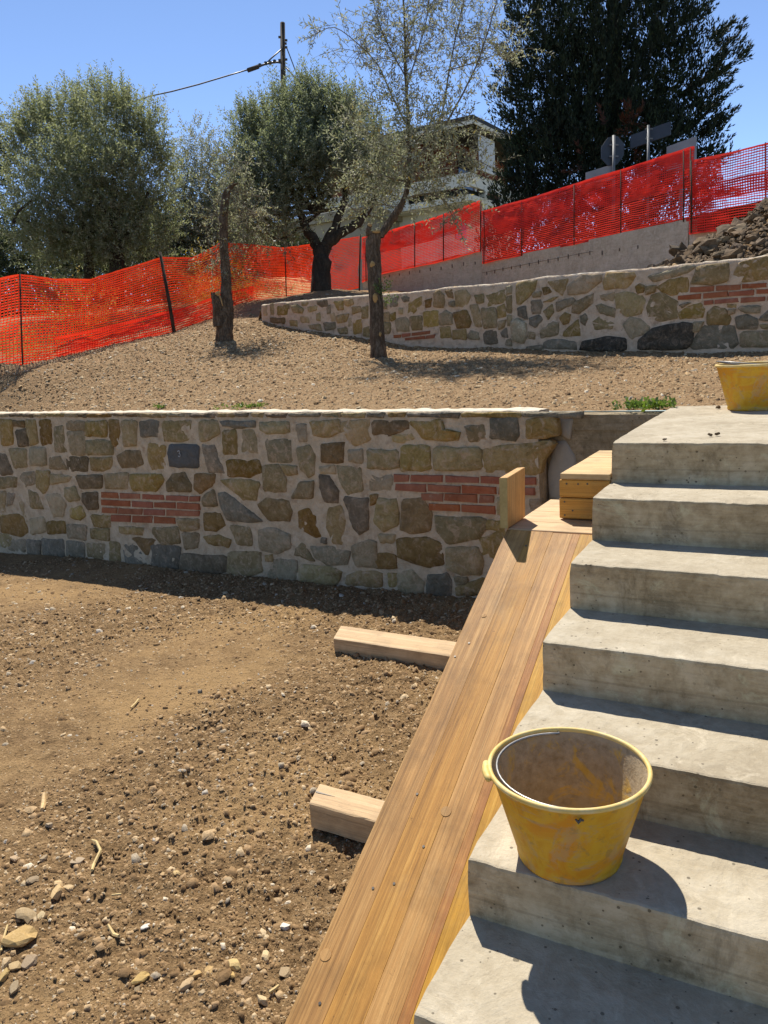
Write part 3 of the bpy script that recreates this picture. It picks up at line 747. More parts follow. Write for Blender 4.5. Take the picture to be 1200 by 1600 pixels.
S2 = """
t -745,123 -737,123 -739,109 -747,110
o -729,124 -721,124 -722,109 -730,110
o -712,120 -689,119 -691,106 -712,107
g -688,122 -683,121 -684,114 -688,116
o -678,117 -666,118 -651,110 -656,105 -673,108
g -654,121 -639,120 -641,115 -654,116
h -619,120 -599,119 -599,111 -611,110 -618,114
t -641,113 -622,113 -623,107 -639,105
g -599,108 -592,112 -593,101 -599,100
o -583,115 -565,115 -566,104 -577,104
t -562,116 -547,116 -546,109 -555,107 -561,109
t -547,105 -532,105 -531,98 -547,96
o -580,96 -556,97 -562,86 -579,86
g -624,101 -615,103 -615,91 -624,93
t -594,98 -585,101 -584,90 -592,89
t -659,100 -643,99 -641,91 -658,92
b -729,104 -698,101 -699,93 -729,97
o -685,97 -668,95 -668,87 -683,89
g -642,87 -618,87 -614,77 -637,82
d -609,88 -586,87 -586,79 -605,77
g -580,78 -562,79 -561,70 -576,71
t -557,90 -550,91 -551,81 -558,80
o -548,85 -531,87 -533,70 -548,69
o -528,102 -517,104 -519,89 -529,89
o -528,75 -518,77 -518,63 -529,65
g -509,102 -493,102 -493,90 -509,89
o -509,84 -495,84 -495,70 -510,71
g -487,108 -481,108 -481,98 -488,99
d -474,111 -461,112 -462,101 -474,99
d -455,110 -448,112 -441,109 -442,105 -450,104
o -441,101 -421,108 -422,98 -435,89 -444,89
b -415,102 -404,104 -406,94 -414,94
t -399,110 -390,112 -383,105 -385,93 -399,94
b -381,111 -370,112 -369,102 -377,104
g -376,97 -367,98 -367,91 -374,92
o -365,108 -350,109 -343,102 -346,95 -354,91 -364,92
g -336,102 -322,102 -322,93 -332,92
o -319,100 -291,104 -291,91 -316,88
g -289,107 -282,108 -282,99 -289,99
o -289,95 -282,96 -283,78 -289,79
t -460,97 -453,96 -453,89 -460,90
o -488,93 -478,93 -479,82 -489,82
o -476,90 -467,92 -467,83 -475,81
g -489,80 -477,79 -476,72 -480,66 -490,66
g -467,82 -450,84 -443,78 -446,67 -465,68
o -441,84 -422,84 -422,68 -438,68
o -418,88 -395,88 -395,71 -417,70
g -390,83 -382,87 -372,83 -373,71 -391,72
b -368,83 -350,85 -343,72 -346,66 -364,66
o -343,90 -332,89 -326,75 -328,66 -336,67
o -326,85 -306,84 -305,64 -323,63
o -303,85 -292,88 -291,75 -302,74
g -301,69 -291,70 -294,62 -302,60
o -391,68 -376,67 -375,55 -390,55
o -370,63 -352,63 -349,56 -351,51 -371,53
g -348,55 -343,61 -333,58 -332,50 -346,51
d -324,55 -319,59 -306,59 -305,44 -323,45
d -299,56 -291,61 -289,50 -297,51
g -289,75 -283,74 -283,63 -289,64
g -291,47 -284,48 -284,40 -292,41
o -275,109 -248,110 -253,98 -269,87 -275,88
g -253,97 -243,98 -244,92 -253,92
b -241,101 -234,102 -229,96 -239,94
o -233,107 -209,107 -212,99 -216,92 -226,99
t -207,101 -191,109 -169,108 -171,101 -186,92 -207,91
t -165,101 -161,109 -134,106 -131,102 -140,93 -164,93
g -256,88 -244,88 -242,82 -245,74 -255,75
o -240,86 -228,90 -222,90 -229,86
g -222,85 -204,87 -201,84 -205,80 -221,75
o -201,82 -179,89 -181,80 -194,71 -203,73
d -274,82 -264,83 -262,69 -273,73
d -258,70 -247,72 -242,67 -251,59 -258,63
o -240,76 -229,82 -227,74 -234,67
b -219,67 -213,72 -206,69 -209,61 -215,60
g -244,55 -229,63 -222,61 -222,50 -243,47
o -213,53 -198,63 -196,57 -194,47 -214,48
d -194,67 -188,69 -185,64 -188,57 -193,61
t -170,87 -154,88 -156,80 -168,82
g -174,76 -168,78 -154,72 -155,64 -170,69
o -153,86 -140,87 -126,82 -121,76 -126,66 -140,64 -150,72
g -178,60 -170,65 -154,56 -158,52 -175,52
g -143,55 -136,61 -124,58 -116,51 -117,46 -135,41
w -283,67 -274,69 -264,63 -263,52 -269,43 -281,47
o -260,55 -252,53 -252,46 -260,47
d -241,35 -239,42 -227,44 -201,41 -200,32
d -262,38 -242,39 -242,33 -262,34
k -193,31 -189,40 -161,43 -142,40 -141,30 -149,28
b -130,92 -126,94 -121,92 -122,86 -128,85
g -116,101 -78,107 -71,104 -79,99 -109,95
o -107,90 -92,95 -77,96 -77,82 -92,81 -102,85
o -73,89 -65,104 -39,104 -39,89 -51,87
o -35,88 -26,104 -3,105 6,104 7,87 -21,86
o -120,91 -109,91 -110,85 -119,83
o -117,70 -112,81 -103,82 -87,73 -87,58 -103,57 -115,61
o -84,62 -75,68 -64,69 -60,64 -63,57 -81,57
o -56,60 -50,65 -40,62 -35,53 -37,49 -55,50
g -84,70 -77,72 -73,71 -81,67
g -27,62 -23,64 -9,63 -9,57 -22,58
d -29,54 -20,56 -11,51 -11,43 -27,44
d -8,52 -1,58 7,57 7,48 -7,50
t -37,62 -30,62 -31,58 -36,57
t -38,67 -30,66 -30,63 -37,64
k -125,38 -108,49 -83,52 -71,50 -72,33 -78,27 -125,29
g -70,52 -60,52 -64,44 -70,43
d -72,30 -60,47 -33,46 -28,31 -33,26 -68,27
g -24,38 -20,40 9,39 9,25 -24,27
o -7,46 8,46 8,41 -5,42
"""
B2 = """
r -472,63 -458,63 -459,59 -472,59
r -457,64 -442,64 -442,60 -457,59
r -440,64 -408,65 -408,61 -440,60
r -452,58 -417,59 -417,55 -452,55
r -415,59 -400,60 -400,55 -416,55
r -74,86 -51,85 -51,80 -74,81
r -49,85 -26,84 -26,79 -49,80
r -25,84 -3,83 -3,79 -25,80
r -86,79 -63,79 -63,74 -86,75
r -61,79 -38,79 -37,74 -61,74
r -37,78 -14,78 -14,73 -37,74
r -12,78 7,77 7,73 -12,74
r -60,72 -51,72 -51,68 -60,68
r -50,72 -28,72 -27,68 -50,68
r -26,72 -4,71 -4,67 -26,67
r -2,71 9,71 9,67 -2,67
"""

rng = np.random.default_rng(5)
wall1 = thing('stone_wall', 'low long rubble stone retaining wall in front with a slate slab and two brick patches', 'stone wall', (W1O[0], W1O[1], -1.3))
W1T = lambda s: 0.002 + 0.010*float(fbm(s*4.0, 0.5, 201, 2))
mortar_body(W1O, W1E, W1N, -9.0, -0.035, W1T, lambda s: float(np.interp(s, *W1B)), 0.17, M['mortar'], wall1, 301)
for k, P in parse(S1): stone_mesh(P, W1O, W1E, W1N, wall1, rng, rng.uniform(0.007, 0.022), STONE[k])
for k, P in parse(B1): stone_mesh(P, W1O, W1E, W1N, wall1, rng, rng.uniform(0.013, 0.017), STONE['r'], True)
# stones of the same wall just outside the picture on the left
for row in range(7):
    s = -8.8 + rng.uniform(0, .15)
    while s < -7.25 + 0.06*row - (0.35 if row < 3 else 0):
        w = rng.uniform(.16, .3); z1 = -0.08-row*0.225; z0 = z1-0.18
        stone_mesh([[s, z1], [s+w, z1-.01], [s+w-.02, z0], [s+.01, z0+.01]], W1O, W1E, W1N, wall1, rng, .01, STONE[random.choice('oogbht')]); s += w+0.045
# thin flat capping stones along the top
s = -8.6
while s < -0.08:
    w = rng.uniform(.14, .42); tz = W1T(s+w/2)
    stone_mesh([[s, tz-.006-rng.uniform(0, .006)], [s+w, tz-.006], [s+w-.01, tz-.036-rng.uniform(0, .012)], [s+.015, tz-.036]], W1O, W1E, W1N, wall1, rng, 0.014, STONE[random.choice('hhbdog')]); s += w+rng.uniform(.012, .05)
# pale chalk figure on the slate slab
def slate(ds, dz): return W1O + W1E*(-3.10+ds) + W1N*0.020 + np.array([0, 0, -0.395+dz])
three = [(-.026, .030), (-.010, .044), (.010, .044), (.020, .030), (.012, .014), (-.004, .008), (.014, .002), (.024, -.014), (.016, -.034), (-.004, -.044), (-.024, -.036)]

wall2 = thing('stone_wall', 'upper rubble stone wall with rosy joints, below the concrete road wall', 'stone wall', (W2O[0], W2O[1], 0.22))
W2TF = lambda s: float(np.interp(s, *W2T)) + 0.010*float(fbm(s*3.0, 0.5, 205, 2))
mortar_body(W2O, W2E, W2N, -7.52, 2.2, W2TF, lambda s: float(np.interp(s, *W2B)), 0.34, M['mortar2'], wall2, 401, 0.04)
for k, P in parse(S2): stone_mesh(P, W2O, W2E, W2N, wall2, rng, rng.uniform(0.008, 0.024) if k not in 'kw' else 0.04, STONE[k])
for k, P in parse(B2): stone_mesh(P, W2O, W2E, W2N, wall2, rng, rng.uniform(0.014, 0.019), STONE['r'], True)
for row in range(4):
    s = 0.40 + rng.uniform(0, .1)
    while s < 2.0:
        w = rng.uniform(.18, .36); z1 = 1.0-row*0.215; z0 = z1-0.17
        stone_mesh([[s, z1], [s+w, z1-.01], [s+w-.02, z0], [s+.01, z0+.01]], W2O, W2E, W2N, wall2, rng, .012, STONE[random.choice('oogdht')]); s += w+0.05

# slate measured from its own outline
for k, P in parse(S1):
    if k == 's':
        c = np.mean(P, 0)
        P3 = [W1O + W1E*(c[0]+.004+a*0.62) + W1N*0.030 + np.array([0, 0, c[1]+.022+b*0.62]) for a, b in three]
        M['chalk'] = flat_mat('chalk', (0.42, 0.44, 0.46), 0.95, vary=0.3, scale=60)
        MB().tube(P3, 0.0042, 5).build('chalk_mark', M['chalk'], wall1)

# plain concrete end of the lower wall, set back behind the stone facing
cw = thing('concrete_wall', 'short plain concrete wall between the stone wall end and the stairs', 'wall', (-0.3, 1.5, -1.3))
def slab_wall(O, E, N, s0, s1, z0, z1, n0, n1, mat, parent, name, seed=1, ns=60, amp=0.004):
    nz = 30; V = []; F = []
    ss = np.linspace(s0, s1, ns); zz = np.linspace(z0, z1, nz)
    for s in ss:
        for z in zz:
            V.append(O + E*s + N*(n0 + amp*float(fbm(s*5, z*5, seed, 3))) + np.array([0, 0, z + (0.008*float(fbm(s*9, 3.3, seed+2, 2)) if z == zz[-1] else 0)]))
        V.append(O + E*s + N*n1 + np.array([0, 0, z1])); V.append(O + E*s + N*n1 + np.array([0, 0, z0]))
    nc = nz+2
    for i in range(ns-1):
        for k in range(nc-1):
            a = i*nc+k; F.append((a, a+nc, a+nc+1, a+1))
    mb = MB(); mb.add(V, F); mb.add(V[:nc], [tuple(range(nc))[::-1]]); mb.add(V[-nc:], [tuple(range(nc))])
    return mb.build(name, mat, parent)
slab_wall(W1O, W1E, W1N, -0.02, 1.4, -1.5, -0.125, -0.100, -0.30, M['concrete_old'], cw, 'wall_panel', 11)
slab_wall(W1O, W1E, W1N, -0.02, 1.4, -0.125, -0.028, -0.088, -0.30, M['concrete_old'], cw, 'top_course', 13)
def blob_plate(poly, n0, n1, name, mat, parent, seed):
    P = chaikin(chaikin(np.array(poly, float))); n = len(P); c = P.mean(0); V = []; r2 = np.random.default_rng(seed)
    for f, h in ((1, n0), (0.97, (n0+n1)/2), (0.85, n1), (0.5, n1+.004)):
        for p in P:
            q = c+(p-c)*f; V.append(W1O + W1E*q[0] + W1N*(h+r2.uniform(-.003, .003)) + np.array([0, 0, q[1]]))
    V.append(W1O + W1E*c[0] + W1N*(n1+.004) + np.array([0, 0, c[1]]))
    ar = np.sum(P[:, 0]*np.roll(P[:, 1], -1)-np.roll(P[:, 0], -1)*P[:, 1])
    F = [(r_*n+k, r_*n+(k+1) % n, (r_+1)*n+(k+1) % n, (r_+1)*n+k) for r_ in range(3) for k in range(n)] + [(3*n+k, 3*n+(k+1) % n, 4*n) for k in range(n)]
    if ar < 0: F = [f[::-1] for f in F]
    MB().add(V, F).build(name, mat, parent, smooth=True)
blob_plate([(0.02, -0.20), (0.10, -0.19), (0.17, -0.30), (0.175, -0.56), (0.08, -0.60), (-0.02, -0.58), (-0.03, -0.40)], -0.106, -0.086, 'plaster_patch', M['plaster'], cw, 3)
blob_plate([(0.05, -0.045), (0.16, -0.05), (0.135, -0.19), (0.07, -0.16)], -0.094, -0.076, 'plaster_patch', M['plaster'], cw, 4)
blob_plate([(-0.03, -0.60), (0.17, -0.59), (0.18, -0.95), (-0.03, -0.95)], -0.102, -0.075, 'plaster_patch', M['concrete_old'], cw, 5)

# ------------------------------------------------------------------ concrete stairs
RISE, TREAD = 0.17, 0.33593
stairs = thing('concrete_stairs', 'raw concrete stairs climbing to a landing at the right, unfinished treads', 'stairs', (0, 0, -1.3))
def step(k, yb, name, width=2.4, seed=0):
    zt = -(k-1)*RISE; yf = -(k-1)*TREAD; zb = -1.5
    hid = zt - RISE - 0.02
    prof = [(yb, zt)]
    nt = max(4, int((yb-yf)/0.06))
    for i in range(1, nt): prof.append((yb+(yf+.008-yb)*i/nt, zt))
    prof += [(yf+.008, zt), (yf+.002, zt-.002), (yf, zt-.009)]
    for i in range(1, 6): prof.append((yf+.001*i*0.8, zt-.009+(hid-zt+.009)*i/6))
    prof += [(yf+.004, hid), (yf+.004, zb), (yb, zb)]
    nx = 260; X = np.concatenate([[0.0, 0.006], np.linspace(0.02, width, nx)]); npf = len(prof)
    V = []; F = []
    rg = np.random.default_rng(seed)
    for i, x in enumerate(X):
        for (y, z) in prof:
            edge = 1.0 if abs(z-zt) < .012 and abs(y-yf) < .012 else 0.0
            ny = 0.0012*float(fbm(x*6, z*9+k*7, 500, 3)) + edge*0.0030*float(fbm(x*38, k*3.7, 510, 3))
            nz_ = 0.0015*float(fbm(x*5, y*5+k*5, 520, 3)) + 0.0012*float(fbm(x*30, y*30+k*5, 525, 2)) - edge*0.007*max(0, -0.12+float(fbm(x*24, k*5.1, 530, 3)))
            xx = x
            if i < 2: xx = x + 0.006*float(fbm(y*18, z*18+k*3, 540, 3)) + (0.004 if (edge and i == 0) else 0)
            V.append((xx, y+ny, z+nz_ if z > zb else z))
    for i in range(len(X)-1):
        for j in range(npf):
            a = i*npf+j; b = i*npf+(j+1) % npf
            F.append((a, b, b+npf, a+npf))
    F.append(tuple(range(npf))[::-1]); F.append(tuple((len(X)-1)*npf+j for j in range(npf)))
    F = [f[::-1] for f in F] if False else F
    o = MB().add(V, F).build(name, M['concrete'], stairs)
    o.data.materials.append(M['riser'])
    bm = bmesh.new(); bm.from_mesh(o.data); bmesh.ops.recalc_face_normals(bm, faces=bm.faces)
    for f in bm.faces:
        if f.normal.y < -0.6 or f.normal.x < -0.6: f.material_index = 1        # front and left faces use the browner, more stained concrete
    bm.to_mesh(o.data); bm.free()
    return o
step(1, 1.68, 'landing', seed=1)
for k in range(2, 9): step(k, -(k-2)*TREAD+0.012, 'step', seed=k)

# ------------------------------------------------------------------ shuttering board ramp beside the stairs
ramp = thing('board_ramp', 'long sloping shuttering board laid as a barrow ramp along the left side of the stairs', 'ramp', (-0.19, -1.2, -1.1))
SL = 0.506; OFF = -0.225
ax_u = np.array([0, 1, SL])/math.hypot(1, SL); ax_n = np.array([0, -SL, 1])/math.hypot(1, SL)
y_lo, y_hi = -2.45, -0.235
strips = [(-0.388, -0.290, 'ply_tan'), (-0.290, -0.188, 'ply_tan2'), (-0.188, -0.104, 'ply_tan'), (-0.104, -0.074, 'ply_red'), (-0.074, -0.006, 'ply_yellow')]
rg = np.random.default_rng(8)
for i, (x0, x1, mt) in enumerate(strips):
    th = 0.027; g = 0.0002
    n = 40; V = []; F = []
    lo = y_lo + rg.uniform(-.004, .004); hi = y_hi + rg.uniform(-.003, .003)
    for q in range(n+1):
        y = lo+(hi-lo)*q/n; up = i % 2*0.0004
        e0 = (0.0025*float(fbm(y*9, i, 600, 3)) if i == 0 else 0); 
        for x, h in ((x0+g+e0, -th), (x0+g+e0, up-.0006), (x0+g+.0008+e0, up), (x1-g-.0008, up), (x1-g, up-.0006), (x1-g, -th)):
            p = np.array([x, y, OFF+SL*y]) + ax_n*h; V.append(p)
    for q in range(n):
        for j in range(6):
            a = q*6+j; b = q*6+(j+1) % 6; F.append((a, a+6, b+6, b))
    F += [tuple(range(6)), tuple(n*6+j for j in range(6))[::-1]]
    o = MB().add(V, F).build('board_strip', M[mt], ramp)
    bm = bmesh.new(); bm.from_mesh(o.data); bmesh.ops.recalc_face_normals(bm, faces=bm.faces); bm.to_mesh(o.data); bm.free()
def ramp_pt(px, py, h=0.0):
    v = ray(px, py); nn = np.array([0, -SL, 1.0]); P0 = np.array([0, 0, OFF]); tt = nn.dot(P0-CAM)/nn.dot(v); return CAM+v*tt+ax_n*h
def disc(c, r, ax, ay, h, n, name, mat, parent):
    V = [c+(ax*math.cos(2*math.pi*k/n)+ay*math.sin(2*math.pi*k/n))*r for k in range(n)]
    nn = np.cross(ax, ay)
    V += [v+nn*h for v in V]
    F = [tuple(n+k for k in range(n))] + [(k, (k+1) % n, n+(k+1) % n, n+k) for k in range(n)]
    MB().add(V, F).build(name, mat, parent)
exx = np.array([1.0, 0, 0])
for (px, py, r_) in ((509, 1492, .0165), (697, 1268, .0165), (756, 962, .010)):
    c = ramp_pt(px, py, 0.0); disc(c, r_, exx, ax_u, 0.0016, 18, 'knot', M['ply_pale'] if r_ > .015 else M['ply_tan'], ramp)
for (px, py) in ((662, 1323), (733, 1005), (583, 1388), (652, 1241), (822, 853), (616, 1381), (711, 1026), (500, 1568)):
    disc(ramp_pt(px, py, 0.0), 0.0042, exx, ax_u, 0.0022, 8, 'nail', M['nail'], ramp)
for yy in (-0.55, -1.35, -2.05):     # battens under the boards
    MB().frame_box(np.array([-0.37, yy, OFF+SL*yy]) - ax_n*0.073, (0.34, 0, 0), ax_u*0.08, ax_n*0.045).build('batten', M['pine'], ramp)
for yy in (-0.55, -1.35):
    for xx in (-0.33, -0.09):
        MB().box((xx-.025, yy-.02, -1.42), (xx+.025, yy+.03, OFF+SL*yy-0.078)).build('prop', M['pine_z'], ramp)

# flat boards at the top of the ramp
plat = thing('plank_platform', 'flat pale board landing at the top of the sloping ramp', 'platform', (-0.18, 0.2, -0.4))
for y0, y1 in ((-0.225, -0.075), (-0.072, 0.14), (0.143, 0.42)):
    MB().box((-0.392, y0, -0.368), (-0.004, y1, -0.338+0.002*rg.uniform(-1, 1))).build('plank', M['pine'], plat, bevel=0.002)
for yy in (-0.13, 0.33):
    MB().box((-0.39, yy-.035, -0.443), (-0.006, yy+.035, -0.3685)).build('bearer', M['pine'], plat, bevel=0.003)
    for xx in (-0.34, -0.07): MB().box((xx-.035, yy-.034, -1.45), (xx+.035, yy+.034, -0.444)).build('post', M['pine_z'], plat, bevel=0.003)
up = thing('upright_board', 'short thick board standing upright on edge at the top left corner of the ramp', 'board', (-0.395, -0.13, -0.336))
MB().add([(-0.412, -0.243, -0.334), (-0.378, -0.243, -0.334), (-0.378, -0.018, -0.334), (-0.412, -0.018, -0.334),
          (-0.412, -0.240, -0.118), (-0.376, -0.240, -0.116), (-0.372, -0.022, -0.106), (-0.410, -0.022, -0.110)],
         [(0,3,2,1),(4,5,6,7),(0,1,5,4),(1,2,6,5),(2,3,7,6),(3,0,4,7)]).build('board', M['pine_z'], up, bevel=0.002)
MB().add([(-0.4125, -0.2455, -0.334), (-0.380, -0.2455, -0.334), (-0.380, -0.2432, -0.334), (-0.4125, -0.2432, -0.334),
          (-0.4125, -0.2425, -0.119), (-0.378, -0.2425, -0.117), (-0.378, -0.2405, -0.117), (-0.4125, -0.2405, -0.119)],
         [(0,3,2,1),(4,5,6,7),(0,1,5,4),(1,2,6,5),(2,3,7,6),(3,0,4,7)]).build('end_face', M['end_grain'], up)
box = thing('wooden_box_step', 'low amber wooden box step of boards beside the landing edge', 'box', (-0.11, 0.3, -0.336))
bt = onz(877, 742, -0.13); bb = onz(954, 698, -0.13)
zt = -0.132; zf = zt-0.026
yb_ = 0.70
MB().box((-0.216, -0.018, zf), (-0.004, 0.215, zt)).build('top_plank', M['pine_x'], box, bevel=0.002)
MB().box((-0.216, 0.2165, zf), (-0.004, 0.455, zt-.001)).build('top_plank', M['pine_x'], box, bevel=0.002)
MB().box((-0.216, 0.4565, zf), (-0.004, yb_, zt)).build('top_plank', M['pine_x'], box, bevel=0.002)
MB().box((-0.223, -0.010, -0.238), (-0.006, 0.016, zf-.003)).build('front_board', M['pine_front'], box, bevel=0.003)
MB().box((-0.224, -0.011, -0.333), (-0.006, 0.015, -0.242)).build('front_board', M['pine_front'], box, bevel=0.004)
for z0, z1 in ((-0.238, zf-.003), (-0.333, -0.242)):
    MB().box((-0.222, 0.018, z0), (-0.196, yb_-.01, z1)).build('side_board', M['ply_yellow'], box, bevel=0.003)
for (xx, zz) in ((-0.19, -0.178), (-0.14, -0.178), (-0.10, -0.176), (-0.2, -0.258), (-0.2, -0.318), (-0.165, -0.296)):
    disc(np.array([xx, -0.0112, zz]), 0.0042, exx, np.array([0, 0, 1.0]), 0.0012, 8, 'nail', M['nail'], box)

# two squared timbers lying on the soil, running in under the ramp
def timber(lf, lb, rf, h, label, seed):
    lf = np.array(lf); lb = np.array(lb); rf = np.array(rf)
    ax = rf-lf; ay = lb-lf
    o = thing('timber', label, 'timber', lf)
    mb = MB(); n = 14; V = []; F = []; r2 = np.random.default_rng(seed)
    for q in range(n+1):
        c = lf+ax*q/n
        for a, z in ((0, -h), (0, -.004), (.04, 0), (.96, 0), (1, -.004), (1, -h)):
            V.append(c+ay*a+np.array([0, 0, z])+r2.uniform(-.0012, .0012, 3))
    for q in range(n):
        for j in range(6):
            a = q*6+j; b = q*6+(j+1) % 6; F.append((a, a+6, b+6, b))
    F += [tuple(range(6)), tuple(n*6+j for j in range(6))[::-1]]
    b = mb.add(V, F).build('beam', M['pine'], o)
    bm = bmesh.new(); bm.from_mesh(b.data); bmesh.ops.recalc_face_normals(bm, faces=bm.faces); bm.to_mesh(b.data); bm.free()
    return o
T1L = onz(521, 997, -1.215); T1B = onz(533.5, 977, -1.215); T1R = onz(706, 1025, -1.215)
timber(T1L, T1B, T1L+(T1R-T1L)*1.35, 0.115, 'longer pale squared timber on the soil nearest the stone wall', 1)
T2L = onz(483.5, 1255, -1.185); T2B = onz(500, 1223.5, -1.185); T2R = onz(591, 1285, -1.185)
t2 = timber(T2L, T2B, T2L+(T2R-T2L)*1.6, 0.10, 'shorter squared timber with a split end poking out under the middle of the ramp', 2)
V = [T2L+(T2B-T2L)*f+(T2R-T2L)*g+np.array([0, 0, .0015]) for f, g in ((.52, 0.01), (.60, 0.0), (.56, .30))]
V2 = [v-np.array([0, 0, .001]) for v in V]
MB().add(V+V2, [(0, 2, 1), (3, 4, 5), (0, 1, 4, 3), (1, 2, 5, 4), (2, 0, 3, 5)]).build('split', M['nail'], t2)

# ------------------------------------------------------------------ buckets
def bucket_mat(name, seed):
    t = NT(name); v = t.coord(); vz = t.coord('Object', (1, 1, 6))
    n = t.noise(v, 9+seed, 6, 0.65, 1.0); n2 = t.noise(v, 30, 5, 0.7); n3 = t.noise(v, 6.3, 6, 0.75, 1.2); n4 = t.noise(vz, 14, 5, 0.7)
    col = t.ramp(n, [(0.35, (0.78, 0.40, 0.020)), (0.48, (0.86, 0.56, 0.045)), (0.58, (0.84, 0.40, 0.028))])
    col = t.mix(t.ramp(n3, [(0.52, 0.0), (0.58, 0.55)]), col, (0.60, 0.48, 0.27))
    col = t.mix(t.ramp(n2, [(0.58, 0.0), (0.64, 0.55)]), col, (0.40, 0.29, 0.12))
    col = t.mix(t.ramp(n4, [(0.56, 0.0), (0.66, 0.55)]), col, (0.46, 0.42, 0.33))
    nrm = t.bump(n2, 0.12, 0.004); nrm = t.bump(n4, 0.08, 0.003, nrm)
    p = t.principled(col, t.ramp(n2, [(0.3, 0.38), (0.7, 0.62)]), nrm, 0.4)
    tr = t.n('BsdfTranslucent'); tr.inputs['Color'].default_value = (0.90, 0.50, 0.035, 1)
    mx = t.n('MixShader'); mx.inputs[0].default_value = 0.38
    t.t.links.new(p, mx.inputs[1]); t.t.links.new(tr.outputs[0], mx.inputs[2])
    return t.done(mx.outputs[0])
M['bucket'] = bucket_mat('scuffed_yellow_plastic', 0)
M['bucket2'] = bucket_mat('scuffed_orange_yellow_plastic', 2)
t = NT('cement_caked_inside'); v = t.coord(); n = t.noise(v, 8, 6, 0.7, 1.2); n2 = t.noise(v, 45, 4, 0.7); n3 = t.noise(v, 3.6, 5, 0.7, 0.8)
c = t.ramp(n2, [(0.3, (0.27, 0.205, 0.12)), (0.7, (0.46, 0.37, 0.25))])
c = t.mix(t.ramp(n, [(0.54, 0.0), (0.62, 0.7)]), c, (0.62, 0.38, 0.04)); c = t.mix(t.ramp(n3, [(0.46, 0.0), (0.56, 0.85)]), c, (0.40, 0.32, 0.21))
M['cement_in'] = t.done(t.principled(c, 0.85, t.bump(n2, 0.5, 0.004, t.bump(n, 0.4, 0.01)), 0.2))
M['rim'] = rough_mat('dusty_yellow_rim', [(0.56, 0.37, 0.08), (0.64, 0.48, 0.17), (0.66, 0.56, 0.34)], 12, 60, 0.55, ((60, 0.2, 0.003),), spec=0.4)
def lathe(prof, n, name, mat, parent, c, flip=False, wob=0.0):
    V = []; F = []
    for i, (r_, z) in enumerate(prof):
        for k in range(n):
            a = 2*math.pi*k/n; w = 1+wob*math.sin(2*a+0.6)
            V.append(c+np.array([r_*w*math.cos(a), r_*w*math.sin(a), z]))
    for i in range(len(prof)-1):
        for k in range(n):
            f = (i*n+k, i*n+(k+1) % n, (i+1)*n+(k+1) % n, (i+1)*n+k); F.append(f[::-1] if flip else f)
    return MB().add(V, F).build(name, mat, parent, smooth=True)
def bucket(c, label, mat, a_handle, fold, lugs, H=0.25, rt=0.197, rb=0.128):
    c = np.array(c, float)
    o = thing('bucket', label, 'bucket', c, 'yellow mortar buckets')
    outer = [(0.0001, 0.004), (rb-.012, 0.004), (rb-.004, 0.0), (rb, 0.003), (rb+.003, 0.012), (rb+.001, 0.018)]
    for i in range(1, 15):
        f = i/14; outer.append((rb+.002+(rt-.0065-rb)*f, 0.018+(H-.006-.018)*f))
    lathe(outer, 72, 'body', mat, o, c, False, 0.006)
    inner = [(rt-.0065, H-.006)] + [(rb-.001+(rt-.0075-rb)*(1-i/10), 0.012+(H-.020)*(1-i/10)) for i in range(1, 11)] + [(rb-.03, 0.010), (0.0001, 0.010)]
    lathe(inner, 72, 'inside_wall', M['cement_in'], o, c, False, 0.006)
    rim = []
    for k in range(9):
        a = -0.75*math.pi + k*(2*math.pi*0.99)/8; rim.append((rt-.0035+0.0062*math.cos(a), H-.007+0.0072*math.sin(a)))
    lathe(rim, 72, 'rim', M['rim'], o, c, False, 0.006)
    for a in lugs:
        d = np.array([math.cos(a), math.sin(a), 0]); e = np.array([-d[1], d[0], 0])
        P = [c+d*(rt+.001+.007*math.sin(q*math.pi))+e*(0.045*(q*2-1))+np.array([0, 0, H-.012]) for q in np.linspace(0, 1, 11)]
        MB().tube(P, [0.002]+[0.0095]*9+[0.002], 8).build('handle_lug', M['rim'], o, smooth=True)
    a = a_handle+math.pi; d = np.array([math.cos(a), math.sin(a), 0]); e = np.array([-d[1], d[0], 0])
    MB().tube([c+d*(rt-.004)+e*q+np.array([0, 0, H-.030+0.004*math.sin(q*400)]) for q in (-.010, -.004, .002, .008)], [.002, .0045, .004, .002], 6).build('wire_hook', M['nail'], o)
    d = np.array([math.cos(a_handle), math.sin(a_handle), 0]); e = np.array([-d[1], d[0], 0]); rr = rt-.018
    P = []
    for q in np.linspace(0, math.pi, 26):
        w = math.sin(q); P.append(c + d*rr*math.cos(q) + e*(rr*0.985*w*fold[0]) + np.array([0, 0, H-.012+fold[1]*w]))
    MB().tube([P[0]+d*.012]+P+[P[-1]-d*.012], 0.0036, 6).build('wire_handle', M['wire'], o, smooth=True)
    return o
bucket((0.232, -1.555, -0.85), 'scuffed yellow bucket standing on the near step, caked inside with cement', M['bucket'], math.radians(113), (1.0, 0.004), [math.radians(206)])
bucket((0.452, 1.42, 0.0), 'yellow bucket with a raised wire handle at the back of the top landing', M['bucket2'], math.radians(120), (1.10, 0.03), [math.radians(30)])

